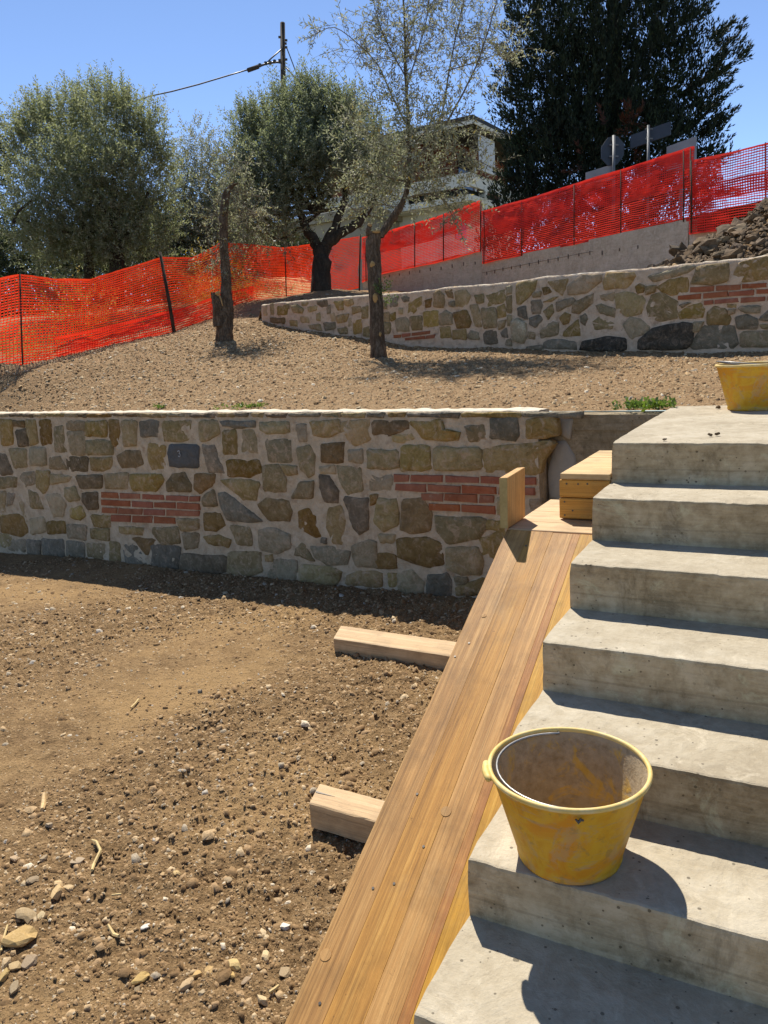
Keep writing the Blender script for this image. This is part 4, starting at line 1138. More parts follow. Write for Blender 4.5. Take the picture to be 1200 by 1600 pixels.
# ------------------------------------------------------------------ concrete road wall and the orange nets
rw = thing('concrete_wall', 'long grey stepped concrete retaining wall below the orange road net', 'wall', (-4, 12.6, 1.5))
A0 = at(566, 436, 20.6); A1 = at(752, 392, 18.0); B0 = at(752.5, 410, 18.0); B1 = at(1076, 342, 13.0); C0 = at(1076, 364, 13.0); C1 = at(1215, 350, 11.7)
def wall_run(p, q, ztop0, ztop1, zbot, name, seed):
    p = np.array(p); q = np.array(q); d = q-p; L = math.hypot(d[0], d[1]); e = np.array([d[0]/L, d[1]/L, 0]); n = np.array([e[1], -e[0], 0])
    o = slab_wall(np.array([p[0], p[1], 0]), e, n, 0, L, zbot, ztop0, 0, -0.22, M['concrete_grey'], rw, name, seed, 40, 0.006)
    me = o.data
    for v in me.vertices:
        w = v.co + Vector(rw.location); s = (w.x-p[0])*e[0]+(w.y-p[1])*e[1]
        f = (w.z-zbot)/(ztop0-zbot); v.co.z += f*(ztop1-ztop0)*s/L
    return np.array([p[0], p[1], 0]), e, n, L
fA = wall_run(A0, A1, A0[2]+.02, A1[2], 1.3, 'wall_panel', 21)
SEAM = B0 + (B1-B0)*0.62
fB = wall_run(B0, SEAM, B0[2], SEAM[2], 1.2, 'wall_panel', 22)
S2_ = SEAM + np.array([0.004, -0.028, 0]);
fC = wall_run(S2_, B1+np.array([0, -0.028, 0]), SEAM[2], B1[2], 1.2, 'wall_panel', 23)
fD = wall_run(C0+np.array([0.01, 0, 0]), C1+(C1-C0)*1.5, C0[2], C1[2], 1.2, 'wall_panel', 24)
def holes(fr, s0, s1, n, z, name='tie_hole'):
    O, e, nn, L = fr
    for i in range(n):
        s = (s0+(s1-s0)*i/max(1, n-1))*L
        MB().frame_box(O+e*s+nn*0.004+np.array([0, 0, z+random.uniform(-.01, .01)]), e*0.022, nn*0.006, (0, 0, random.uniform(.05, .085))).build(name, M['nail'], rw)
holes(fB, 0.05, 0.97, 12, 2.01); holes(fA, 0.25, 0.95, 9, 2.28); holes(fC, 0.1, 0.5, 3, 1.96)
for z in (2.03,):
    O, e, nn, L = fB; MB().frame_box(O+e*0.02+nn*0.003+np.array([0, 0, z+.03]), e*(L-.04), nn*0.004, (0, 0, 0.006)).build('shutter_line', M['nail'], rw)

def poly_at(P, u):
    P = np.array(P); L = np.concatenate([[0], np.cumsum(np.linalg.norm(np.diff(P[:, :2], axis=0), axis=1))]); L /= L[-1]
    return np.stack([np.interp(u, L, P[:, k]) for k in range(3)], -1), L
def net(bot, top, name, mat, parent, cell=0.043, rows=34, wh=0.014, wv=0.009, bulge=0.05, seed=0, v0=0.0, v1=1.0, off=0.0, ripple=0.006, base_curl=0.0):
    B = np.array(bot, float); T = np.array(top, float)
    Lg = np.sum(np.linalg.norm(np.diff(B[:, :2], axis=0), axis=1)); n = int(Lg/cell)
    u = np.linspace(0, 1, n+1); pb, lb = poly_at(B, u)
    pt = np.stack([np.interp(u, lb, T[:, k]) for k in range(3)], -1)
    tan = np.gradient(pb, axis=0); tan[:, 2] = 0; tan /= np.linalg.norm(tan, axis=1)[:, None]
    nor = np.stack([tan[:, 1], -tan[:, 0], np.zeros(n+1)], 1)
    v = np.linspace(v0, v1, rows+1)
    U, Vv = np.meshgrid(u*Lg, v, indexing='ij')
    P = pb[:, None, :]*(1-v[None, :, None]) + pt[:, None, :]*v[None, :, None]
    h = bulge*1.6*fbm(U*0.8+seed, Vv*1.3, 700+seed, 3)*np.sin(np.pi*np.clip(Vv, .06, .94))*1.2 + off + ripple*fbm(U*6, Vv*8, 710+seed, 2)
    P = P + nor[:, None, :]*h[:, :, None]
    P[:, :, 2] += 0.030*fbm(U*1.5+9, Vv*2.2, 720+seed, 3)*np.clip(Vv*6, 0, 1)*np.clip((1.02-Vv)*6, 0.3, 1) + 0.006*fbm(U*9, Vv*14, 730+seed, 2)
    P += tan[:, None, :]*(0.02*fbm(U*1.2, Vv*2.5+5, 740+seed, 2))[:, :, None]
    upv = np.array([0, 0, 1.0])
    W = np.full(rows+1, wh); 
    if v0 <= 0: W[0] = wh*2.2
    if v1 >= 1: W[-1] = wh*2.0
    jit = 1+0.5*fbm(U*5, Vv*30, 750+seed, 2)
    H0 = P - upv*(W[None, :]*jit)[:, :, None]/2; H1 = P + upv*(W[None, :]*jit)[:, :, None]/2
    N1 = (n+1)*(rows+1); i, j = np.meshgrid(np.arange(n), np.arange(rows+1), indexing='ij'); a = (i*(rows+1)+j).ravel(); b = a+rows+1
    Fh = np.stack([a, b, b+N1, a+N1], 1)
    G0 = P - tan[:, None, :]*wv/2 + nor[:, None, :]*0.0012; G1 = P + tan[:, None, :]*wv/2 + nor[:, None, :]*0.0012
    i, j = np.meshgrid(np.arange(n+1), np.arange(rows), indexing='ij'); a = (i*(rows+1)+j).ravel(); b = a+1
    Fv = np.stack([a, a+N1, b+N1, b], 1) + 2*N1
    V = np.concatenate([H0.reshape(-1, 3), H1.reshape(-1, 3), G0.reshape(-1, 3), G1.reshape(-1, 3)])
    return part(name, V, np.concatenate([Fh, Fv]), mat, parent)
def rod(p, q, r, parent, mat='rust', name='post'):
    return MB().tube([p, (np.array(p)+np.array(q))/2+np.array([random.uniform(-.008, .008), 0, 0]), q], r, 7).build(name, M[mat], parent, smooth=True)

fl = thing('safety_fence', 'sagging orange mesh safety fence strung along the left slope to the big olive tree', 'fence', at(200, 540, 11.5), 'orange mesh safety fences')
bot = [at(-70, 590, 9.8), at(30, 574, 10.3), at(90, 566, 10.8), at(140, 551, 11.2), at(268, 522, 12.6), at(310, 507, 13.6), at(345, 494, 14.3), at(400, 472, 15.3), at(440, 467, 16.2), at(500, 463, 17.2), at(560, 449, 19.8)]
top = [at(-70, 452, 9.8), at(31, 430, 10.3), at(85, 437, 10.8), at(140, 438, 11.2), at(254, 403, 12.6), at(300, 404, 13.6), at(345, 380, 14.3), at(400, 384, 15.3), at(440, 388, 16.2), at(500, 381, 17.2), at(562, 370, 19.8)]
net(bot, top, 'net', M['net'], fl, 0.045, 33, 0.0165, 0.0105, 0.10, 1)
# a fallen length lying over the foot of the fence
net([p+np.array([0, 0, -0.03]) for p in bot[2:8]], [b*0.72+t_*0.28 for b, t_ in zip(bot[2:8], top[2:8])], 'net_fold', M['net_red'], fl, 0.05, 9, 0.016, 0.009, 0.06, 2, off=-0.05, ripple=0.02)
rod(at(33, 572, 10.27)+np.array([0, -.01, -.25]), at(31, 428, 10.27), 0.011, fl)
MB().tube([at(274, 524, 12.5)-np.array([0, 0, .2]), at(264, 470, 12.5), at(250, 394, 12.5)], [.030, .028, .024], 8).build('stake', M['bark'], fl, smooth=True)
rod(at(347, 498, 14.25)-np.array([0, 0, .2]), at(345, 378, 14.25), 0.012, fl)
rod(at(447, 466, 16.1)-np.array([0, 0, .1]), at(445, 384, 16.1), 0.012, fl)
rod(at(561, 450, 19.7)-np.array([0, 0, .1]), at(563, 366, 19.7), 0.02, fl)

fA_ = thing('safety_fence', 'red mesh panel on the road wall right behind the slender pruned tree', 'fence', at(660, 400, 19.3), 'orange mesh safety fences')
botA = [at(566, 440, 20.4), at(600, 426, 19.9), at(680, 410, 18.9), at(752, 391, 17.9)]; topA = [at(566, 372, 20.4), at(600, 364, 19.9), at(680, 341, 18.9), at(752, 314, 17.9)]
net(botA, topA, 'net', M['net_red'], fA_, 0.045, 28, 0.0210, 0.0095, 0.03, 3)
net(botA, topA, 'net_fold', M['net_red'], fA_, 0.045, 14, 0.0200, 0.0095, 0.04, 4, 0.52, 1.0, 0.02, 0.018)
for px, pb, pt_ in ((572, 438, 368), (648, 415, 348), (693, 405, 335), (751, 391, 313)):
    d = np.interp(px, [566, 752], [20.3, 17.85]); rod(at(px, pb+2, d), at(px, pt_-1, d), 0.014, fA_)
fB_ = thing('safety_fence', 'longest red orange mesh panel on the road wall, in front of the sign posts', 'fence', at(910, 370, 15.5), 'orange mesh safety fences')
botB = [at(753, 411, 17.9), at(830, 395, 16.5), at(900, 380, 15.3), at(990, 361, 14.1), at(1078, 343, 12.95)]; topB = [at(753, 332, 17.9), at(830, 311, 16.5), at(900, 289, 15.3), at(990, 261, 14.1), at(1085, 231, 12.95)]
net(botB, topB, 'net', M['net_red'], fB_, 0.045, 30, 0.0200, 0.0095, 0.03, 5)
net(botB, topB, 'net_fold', M['net_red'], fB_, 0.045, 15, 0.0200, 0.0095, 0.045, 6, 0.50, 1.01, 0.02, 0.02)
for px in (756, 815, 897, 970, 1068, 1079):
    d = np.interp(px, [753, 900, 1080], [17.85, 15.25, 12.9]); pb = np.interp(px, [753, 1080], [411, 342]); pt_ = np.interp(px, [753, 900, 1085], [332, 289, 231])
    rod(at(px, pb+2, d), at(px, pt_-1, d), 0.011, fB_)
fC_ = thing('safety_fence', 'crimson see-through mesh panel rising above the soil heap at the right edge', 'fence', at(1140, 330, 12.3), 'orange mesh safety fences')
botC = [at(1078, 365, 12.9), at(1150, 355, 12.2), at(1290, 338, 11.0)]; topC = [at(1084, 252, 12.9), at(1150, 237, 12.2), at(1290, 202, 11.0)]
net(botC, topC, 'net', M['net_red'], fC_, 0.046, 30, 0.0165, 0.009, 0.03, 8)
net(botC, topC, 'net_fold', M['net_red'], fC_, 0.046, 6, 0.026, 0.017, 0.04, 9, 0.42, 0.64, 0.02, 0.02)
net([at(1078, 365, 12.9), at(1145, 356, 12.2)], [at(1084, 252, 12.9), at(1128, 244, 12.4)], 'net_fold', M['net_red'], fC_, 0.044, 28, 0.017, 0.010, 0.06, 10, 0.0, 1.0, 0.03, 0.02)
for px in (1080, 1196, 1280):
    d = np.interp(px, [1078, 1290], [12.85, 10.95]); rod(at(px, 364-(px-1078)*.12, d), at(px, 250-(px-1084)*.243, d), 0.013, fC_)
# ------------------------------------------------------------------ gravel, rocks, soil heap
FRU_F = np.array([(0, 1, 2, 3), (4, 5, 1, 0), (5, 6, 2, 1), (6, 7, 3, 2), (7, 4, 0, 3)])
def pebbles(name, X, Y, Z, R, mat, seed):
    r2 = np.random.default_rng(seed); n = len(X)
    k = np.array([0.3, 1.87, 3.44, 5.01])[None] + r2.uniform(-.5, .5, (n, 4)); tr = r2.uniform(.45, .95, (n, 4)); br = r2.uniform(.85, 1.25, (n, 4))
    top = np.stack([np.cos(k)*tr, np.sin(k)*tr, r2.uniform(.35, .85, (n, 4))], 2); k2 = k+r2.uniform(-.25, .25, (n, 4))
    bot_ = np.stack([np.cos(k2)*br, np.sin(k2)*br, r2.uniform(-.7, -.3, (n, 4))], 2)
    V = np.concatenate([top, bot_], 1)
    V *= (R[:, None]*r2.uniform(.6, 1.45, (n, 3)))[:, None, :]*np.array([1, 1, .62])
    a = r2.uniform(0, 2*np.pi, n); c, s = np.cos(a)[:, None], np.sin(a)[:, None]
    x = V[:, :, 0]*c - V[:, :, 1]*s; y = V[:, :, 0]*s + V[:, :, 1]*c
    tl = r2.uniform(-.45, .45, n)[:, None]; z = V[:, :, 2] + x*tl
    V = np.stack([x+X[:, None], y+Y[:, None], z+(Z+R*0.12)[:, None]], 2).reshape(-1, 3)
    F = (FRU_F[None]+(np.arange(n)*8)[:, None, None]).reshape(-1, 4)
    o = link(name, mesh_np(name, V, F, mat)); o['kind'] = 'stuff'; return o
n = 230000; r2 = np.random.default_rng(77)
rad_ = 0.35+8.2*r2.random(n)**1.15; an = r2.uniform(math.radians(86), math.radians(186), n)
X = 0.25+rad_*np.cos(an); Y = -2.9+rad_*np.sin(an)
clump = fbm(X*0.8+3, Y*0.8, 21, 3)*2+0.5 + 0.5*fbm(X*4, Y*4, 88, 2)
ok = (Y < w1y(X)-0.0) & (X > -9) & (X < 0.05) & (r2.random(n) < np.clip(0.45+0.9*clump, .2, 1))
X, Y = X[ok], Y[ok]; dist = np.hypot(X-0.72, Y+3.3)
R = np.clip(np.exp(r2.normal(np.log(0.0022), 0.62, len(X)))*(0.62+0.25*dist), 0.0014, 0.024)
pebbles('gravel', X, Y, lowz(X, Y)+lrough(X, Y), R, M['pebble'], 1)
n = 2600; X = r2.uniform(-1.9, 0.0, n); Y = r2.uniform(-2.5, 0.2, n); ok = r2.random(n) < np.clip(0.5+1.2*fbm(X*1.4, Y*1.4, 98, 3), .05, 1); X, Y = X[ok], Y[ok]
pebbles('gravel', X, Y, lowz(X, Y)+lrough(X, Y), np.clip(np.exp(r2.normal(np.log(0.0075), 0.45, len(X))), .004, .02), M['pebble'], 4)
n = 140000; X = r2.uniform(-10.5, 3, n); Y = r2.uniform(1.2, 9, n)
ok = (Y > w1y(X)+0.27) & (Y < w2y(X)-0.0) & (X > -10.3); X, Y = X[ok], Y[ok]; dist = np.hypot(X-0.72, Y+3.3)
R = np.clip(np.exp(r2.normal(np.log(0.0031), 0.55, len(X)))*(0.5+0.2*dist), 0.0025, 0.028)
pebbles('gravel', X, Y, terz(X, Y)+trough(X, Y), R, M['pebble_up'], 2)
n = 5200; X = r2.uniform(-8, 3, n); Y = r2.uniform(4.4, 10, n); dd = Y-w2y(X); ok = (dd > 0.34) & (dd < 2.4) & (r2.random(n) < np.where(X > -4.5, 1, .35)); X, Y = X[ok], Y[ok]
pebbles('gravel', X, Y, bankz(X, Y), np.clip(np.exp(r2.normal(np.log(0.018), 0.5, len(X))), .008, .06), M['pebble_up'], 3)

def lump_mesh(name, seed, mat, sub=1, amp=0.35, flat=0.7, top=None):
    bm = bmesh.new(); bmesh.ops.create_icosphere(bm, subdivisions=sub, radius=1.0)
    r3 = random.Random(seed); o3 = Vector((r3.uniform(0, 50), r3.uniform(0, 50), r3.uniform(0, 50)))
    sx = (r3.uniform(.75, 1.25), r3.uniform(.6, 1.0), r3.uniform(.5, .9)*flat/0.7)
    planes = [(Vector((r3.gauss(0, 1), r3.gauss(0, 1), r3.gauss(0, 1))).normalized(), r3.uniform(.55, .85)) for _ in range(7)]
    if top: planes += [(Vector((r3.uniform(-.25, .25), r3.uniform(-.1, .3), 1)).normalized(), top)]
    for v in bm.verts:
        d = v.co.normalized(); k = 1+amp*mnoise.noise(d*1.6+o3)+amp*.4*mnoise.noise(d*4+o3)
        p = d*k
        for nn, dd in planes:
            e = p.dot(nn)-dd
            if e > 0: p -= nn*e*0.9
        v.co = Vector((p.x*sx[0], p.y*sx[1], p.z*sx[2]))
    me = bpy.data.meshes.new(name); bm.to_mesh(me); bm.free(); me.materials.append(mat); return me
M['rock'] = stone_mat('tan_field_stone', (0.34, 0.25, 0.145), (0.48, 0.37, 0.225), (0.58, 0.47, 0.32), (0.30, 0.21, 0.12), 0.4, 0.05)
M['rock_grey'] = stone_mat('grey_field_stone', (0.24, 0.185, 0.12), (0.34, 0.27, 0.185), (0.42, 0.35, 0.26), (0.26, 0.18, 0.10), 0.4, 0.05)
M['rock_white'] = stone_mat('white_field_stone', (0.45, 0.43, 0.40), (0.60, 0.58, 0.55), (0.7, 0.69, 0.66), (0.35, 0.28, 0.2), 0.3, 0.05)
ROCKS = [(80, 715, 52, 't', 'largest pale tan rock at the left edge of the soil, lying tilted'), (20, 870, 34, 't', 'blocky tan rock at the left edge below the largest rock'), (60, 922, 42, 'g', 'grey brown rock in the bottom left, lowest of the left cluster'),
 (120, 812, 30, 'g', 'squarish grey rock just right below the largest tilted rock'), (108, 612, 46, 'g', 'long flat brownish rock above the largest tilted rock'), (240, 527, 40, 't', 'pale wedge shaped rock at the foot of the small stone pile'),
 (243, 486, 27, 't', 'pale upright chip standing behind the wedge shaped rock'), (287, 500, 26, 't', 'tan rock right of the pale upright chip in the pile'), (174, 615, 20, 't', 'small leaning stone between the long flat rock and the smooth pebble'),
 (206, 620, 16, 't', 'small smooth pebble right of the leaning stone'), (28, 812, 24, 't', 'small tan stone between the largest rock and the blocky one'), (62, 826, 22, 'g', 'flat stone beside the squarish grey rock'),
 (585, 880, 30, 't', 'upright diamond shaped pale slab low in the middle of the soil'), (574, 922, 18, 'g', 'brown chip tucked under the diamond shaped slab'), (775, 905, 29, 't', 'pale yellow flat stone at the bottom centre of the soil'),
 (822, 860, 25, 't', 'pale angular slab above the pale yellow flat stone'), (868, 852, 22, 't', 'thin tan slab touching the angular slab on its right'), (845, 935, 22, 'g', 'grey stone right below the pale yellow flat stone'),
 (975, 820, 31, 't', 'rounded tan stone with a dark shadow near the ramp bottom'), (965, 862, 23, 't', 'split stone right under the rounded tan stone'), (1026, 884, 21, 'g', 'narrow leaning grey stone right of the split stone'),
 (1092, 970, 31, 't', 'bright tan stone close to the ramp edge at the bottom'), (1108, 780, 25, 't', 'flat tan stone alone left of the ramp, above the bright one'), (1185, 852, 22, 'g', 'dark sided stone right against the ramp edge'),
 (952, 462, 20, 'g', 'lone grey cobble between the middle timber and the bottom'), (680, 446, 20, 't', 'pale square chip in the middle of the soil, left of its pair'), (733, 438, 18, 't', 'flat pale chip, right one of the pair in mid soil'),
 (609, 662, 21, 'w', 'bright white chip in the middle of the soil'), (1188, 660, 20, 'w', 'bluish white stone close to the ramp above the dark sided stone'), (606, 400, 16, 'g', 'grey slaty chip above the pale square chip'),
 (184, 378, 23, 'g', 'grey stone by itself above the small stone pile'), (325, 388, 24, 'g', 'brown clod of stone beside the curved twig'), (60, 376, 17, 't', 'small tan stone at the left edge above the pile'),
 (205, 236, 18, 'g', 'grey pebble just below the yellow wood splinter'), (290, 270, 17, 'g', 'brown stone above the curved twig'), (655, 298, 17, 't', 'flat tan chip high in the middle of the soil'), (135, 465, 24, 'g', 'greyish stone left of the small stone pile'), (80, 465, 20, 't', 'tan stone at the left end of the small stone pile')]
RM = {k: [lump_mesh('rock', 900+i*7+ord(k), M[mm], 2, 0.55, 0.9, 0.42) for i in range(4)] for k, mm in (('t', 'rock'), ('g', 'rock_grey'), ('w', 'rock_white'))}
for i, (zx, zy, sz, k, lab) in enumerate(ROCKS):
    px, py = zx/2.667, 1200+zy/2.667
    p = onz(px, py+2, -1.30); gz = float(lowz(p[0], p[1])); p = onz(px, py+2, gz)
    o = link('rock', RM[k][i % 4]); d = float(np.dot(AX_F, p-CAM)); s = sz/2.667*PXM(d)*1.22
    o.location = (p[0], p[1], gz+s*0.26); o.scale = (s, s*random.uniform(.75, 1.0), s*random.uniform(.5, .72))
    o.rotation_euler = (random.uniform(-.15, .2), random.uniform(-.2, .2), random.uniform(0, 6.28)); tag(o, lab, 'rock', 'loose rocks on the lower soil')

heap = thing('soil_heap', 'heap of dry brown clods and rubble piled behind the upper stone wall', 'soil heap', at(1235, 412, 9.2))
hc = at(1240, 412, 9.1); HR = 1.62; HH = 0.78
def heap_h(x, y):
    d = np.hypot(x-hc[0], y-hc[1])/HR; return np.where(d < 1, HH*(1-d)**1.0*(1+0.12*np.sin(x*9)), 0)
V = []; F = []
for i in range(21):
    for k in range(40):
        r_ = HR*i/20; a = k*2*math.pi/40; x = hc[0]+r_*math.cos(a); y = hc[1]+r_*math.sin(a)
        V.append((x, y, float(bankz(x, y))-0.04+float(heap_h(x, y))*0.95+0.05*float(fbm(x*6, y*6, 800, 3))))
for i in range(20):
    for k in range(40): F.append((i*40+k, i*40+(k+1) % 40, (i+1)*40+(k+1) % 40, (i+1)*40+k))
part('heap_core', V, [f[::-1] for f in F], M['soil'], heap, True)
M['clod'] = rough_mat('dry_clod', [(0.075, 0.052, 0.032), (0.135, 0.098, 0.062), (0.21, 0.158, 0.105)], 3, 14, 0.95, ((9, 0.7, 0.004), (30, 0.6, 0.0015)), 0.4)
M['clod_pale'] = rough_mat('pale_clod_stone', [(0.17, 0.13, 0.09), (0.27, 0.22, 0.155)], 3, 14, 0.95, ((9, 0.5, 0.003),), 0.4)
CL = [lump_mesh('clod', 40+i, M['clod'] if i < 7 else M['clod_pale'], 2, 0.75) for i in range(9)]
for i in range(400):
    r_ = HR*1.04*math.sqrt(random.random()); a = random.uniform(math.pi*0.85, math.pi*2.1)
    x = hc[0]+r_*math.cos(a); y = hc[1]+r_*math.sin(a)
    if y < float(w2y(x))+0.34: continue
    s = min(0.15, math.exp(random.gauss(math.log(0.046), 0.5)))
    o = link('clod', CL[0 if random.random() < 0 else random.choice([0, 1, 2, 3, 4, 5, 6, 6, 7, 8] if random.random() < .25 else [0, 1, 2, 3, 4, 5])], heap)
    z = float(bankz(x, y))+float(heap_h(x, y))
    o.location = (x-heap.location[0], y-heap.location[1], z-heap.location[2]+s*0.2); o.scale = (s*1.25, s, s*0.85); o.rotation_euler = (random.uniform(-.6, .6), random.uniform(-.6, .6), random.uniform(0, 6.3))
n = 5200; r4 = np.random.default_rng(31); rr = HR*1.05*np.sqrt(r4.random(n)); aa = r4.uniform(0, 6.283, n); X = hc[0]+rr*np.cos(aa); Y = hc[1]+rr*np.sin(aa); ok = Y > w2y(X)+0.34; X, Y = X[ok], Y[ok]
o = pebbles('rubble_crumbs', X, Y, bankz(X, Y)+heap_h(X, Y)+0.01, np.clip(np.exp(r4.normal(np.log(0.020), 0.5, len(X))), .008, .05), M['clod'], 6); o.parent = heap; o.matrix_parent_inverse = Matrix.Translation(heap.location).inverted()
# crumbs on the landing
for i, (px, py, s, lab) in enumerate(((1122, 638, .016, 'small brown clod on the landing beside the bucket'), (1110, 681, .010, 'left crumb of the pair in the middle of the landing'), (1121, 680, .012, 'right crumb of the pair in the middle of the landing'), (1038, 688, .009, 'tiny crumb near the front edge of the landing'))):
    p = onz(px, py, 0.004); o = link('clod', CL[i]); o.location = (p[0], p[1], 0.004+s*.5); o.scale = (s, s, s*.8); tag(o, lab, 'clod', 'crumbs on the landing')

# splinters and twigs on the soil
def stick(pts, r, name, mat, label, cat, lift=0.012):
    P = []
    for px, py in pts:
        p = onz(px, py, -1.3); z = float(lowz(p[0], p[1])); p = onz(px, py, z); P.append(np.array([p[0], p[1], z+lift+float(lrough(p[0], p[1]))]))
    o = MB().tube(P, r, 6).build(name, M[mat], None); tag(o, label, cat); return o
stick([(70, 1246), (68, 1258), (67, 1271)], [.009, .011, .008], 'wood_splinter', 'pine_x', 'bright yellow wood splinter lying on the bare soil at the left', 'splinter')
stick([(145, 1368), (147, 1352), (158, 1336), (152, 1324), (144, 1316)], [.005, .006, .006, .005, .003], 'twig', 'straw', 'curved dry twig on the soil above the rock cluster', 'twig')
stick([(170, 1452), (178, 1462), (187, 1471)], [.004, .006, .005], 'wood_splinter', 'straw', 'forked pale splinter left of the white chip', 'splinter')
stick([(175, 1402), (190, 1400)], [.003, .004], 'straw_stem', 'straw', 'short straw stem right of the stone pile', 'straw')
stick([(2, 1487), (6, 1470), (13, 1452)], [.003, .004, .003], 'straw_stem', 'straw', 'straw stem at the left edge beside the largest rock', 'straw')
stick([(421, 1556), (430, 1549), (436, 1544)], [.004, .005, .004], 'wood_splinter', 'straw', 'white splinter near the bright tan stone by the ramp', 'splinter')
stick([(205, 1109), (212, 1102), (217, 1096)], [.005, .006, .005], 'wood_splinter', 'straw', 'pale splinter in the middle of the soil below the wall', 'splinter')

# ------------------------------------------------------------------ foliage
def unit(v): return v/(np.linalg.norm(v, axis=-1, keepdims=True)+1e-9)
def leaves_on(P, D, L, m, ll, lw, rg, droop=0.12, spread=0.75):
    n = len(P); k = np.arange(m); t = (0.12+0.88*(k+rg.random((n, m)))/m)
    pos = P[:, None, :] + D[:, None, :]*(L[:, None]*t)[:, :, None]
    pos[:, :, 2] -= droop*L[:, None]*t**2
    ref = unit(np.cross(D, rg.normal(size=(n, 3)))); oth = np.cross(D, ref)
    ang = k[None]*2.4 + rg.uniform(0, 6.28, (n, 1)) + rg.uniform(-.5, .5, (n, m))
    side = ref[:, None, :]*np.cos(ang)[:, :, None] + oth[:, None, :]*np.sin(ang)[:, :, None]
    ax = unit(D[:, None, :]*(1-spread*0.5) + side*spread + rg.normal(0, .18, (n, m, 3)))
    w = unit(np.cross(ax, rg.normal(size=(n, m, 3))))
    ln = ll*rg.uniform(.65, 1.2, (n, m, 1)); wd = lw*rg.uniform(.8, 1.2, (n, m, 1))/2
    nrm = np.cross(ax, w)
    mid = pos + ax*ln*0.45 + nrm*ln*0.05
    V = np.stack([pos, mid+w*wd, pos+ax*ln, mid-w*wd], 2).reshape(-1, 3)
    return V, np.arange(len(V)).reshape(-1, 4)
def crown_points(lobes, n, rg, shell=2.0, upb=0.5):
    C = np.array([l[0] for l in lobes]); Rr = np.array([l[1] for l in lobes])
    w = np.prod(Rr, axis=1)**0.8; w /= w.sum(); idx = rg.choice(len(lobes), n, p=w)
    d = unit(rg.normal(size=(n, 3))); r = rg.random(n)**(1/shell)
    p = C[idx] + d*Rr[idx]*r[:, None]
    D = unit(d*0.7 + np.array([0, 0, upb]) + rg.normal(0, .35, (n, 3)))
    return p, D
def lobes_at(lst, depth, zs=1.0):
    o = []
    for px, py, rx, ry, *dz in lst:
        dd = depth+(dz[0] if dz else 0); k = PXM(dd); o.append((at(px, py, dd), np.array([rx*k, rx*k*zs, ry*k])))
    return o
def tree(name, label, base, lobes, ntw, L, m, ll, lw, leaf, rg, droop=0.1, shell=2.0, upb=0.5, group=None, cat='tree', extra=None, spread=.75):
    o = thing(name, label, cat, base, group)
    P, D = crown_points(lobes, ntw, rg, shell, upb); LL = L*rg.uniform(.6, 1.3, ntw)
    V, F = leaves_on(P, D, LL, m, ll, lw, rg, droop, spread)
    if extra:
        for (EP, ED, EL, em) in extra:
            V2, F2 = leaves_on(EP, ED, EL, em, ll, lw, rg, 0.12); F = np.concatenate([F, F2+len(V)]); V = np.concatenate([V, V2])
    part('crown', V, F, M[leaf], o)
    return o
def limb(pts, r0, r1, name, mat, parent, n=8, jag=.1, seed=1):
    P = np.array(pts, float); k = len(P); u = np.linspace(0, k-1, (k-1)*4+1)
    Q = np.stack([np.interp(u, np.arange(k), P[:, c]) for c in range(3)], 1)
    rg = np.random.default_rng(seed)
    for _ in range(2): Q[1:-1] = (Q[:-2]+2*Q[1:-1]+Q[2:])/4
    Q[1:-1] += rg.normal(0, r0*.10, Q[1:-1].shape)
    R = list(np.linspace(r0, r1, len(Q)))
    return MB().tube(Q, R, n, True, jag, seed).build(name, M[mat], parent, smooth=True)
def limbs_in(lobes, base, n, rg, r, mat, parent):
    for i in range(n):
        c, rr = lobes[i % len(lobes)]; tip = c + unit(rg.normal(size=3))*rr*0.6; midp = base*0.45+tip*0.55+rg.normal(0, .15, 3)-np.array([0, 0, .1])
        limb([base, midp, tip], r, r*.25, 'branch', mat, parent, 6, .1, i)

rg = np.random.default_rng(21)
# --- broad olive on the left, behind the fence
D1 = 16.0
lb = lobes_at([(75, 230, 58, 62), (60, 290, 48, 55, .5), (120, 200, 48, 50, .5), (165, 190, 45, 55, -.3), (212, 220, 48, 58, .2), (235, 280, 42, 55, .4), (55, 350, 48, 60, -.5), (232, 345, 46, 60, .2), (145, 350, 80, 65), (110, 280, 55, 55, -.7), (175, 280, 60, 60, -.5), (100, 390, 70, 45), (200, 390, 65, 45), (150, 250, 60, 50, .8)], D1)
bs = at(180, 455, D1)
top = lobes_at([(58, 195, 34, 34), (38, 228, 25, 30), (120, 182, 26, 26), (155, 165, 24, 28), (195, 180, 28, 28), (228, 218, 28, 34), (250, 260, 22, 30)], D1)
EP, ED = crown_points(top, 520, rg, 1.2, 1.0); ED = unit(ED*0.55+np.array([0, 0, 1.1]))
t1 = tree('olive_tree', 'broad bushy olive tree with upright shoots behind the left end of the orange fence', bs, lb, 5200, .44, 18, .072, .022, 'olive_leaf', rg, .08, 1.7, .55, 'olive trees', extra=[(EP, ED, .62*rg.uniform(.6, 1.2, len(EP)), 20)])
limb([bs-np.array([0, 0, .2]), at(183, 400, D1), at(182, 340, D1), at(176, 280, D1)], .17, .07, 'trunk', 'bark', t1, 10, .15, 2)
limb([at(183, 420, D1), at(165, 370, D1), at(140, 320, D1), at(110, 270, D1)], .09, .03, 'branch', 'bark', t1)
limb([at(140, 440, D1+.3), at(138, 390, D1), at(130, 340, D1)], .11, .05, 'trunk', 'bark', t1, 8, .15, 3)
limb([at(183, 390, D1), at(215, 350, D1), at(232, 300, D1)], .08, .03, 'branch', 'bark', t1)
limb([at(20, 350, D1-1), at(28, 330, D1-1), at(44, 318, D1-1), at(50, 312, D1-1)], .03, .015, 'branch', 'bark', t1)
limbs_in(lb, at(180, 360, D1), 16, rg, .045, 'bark', t1)
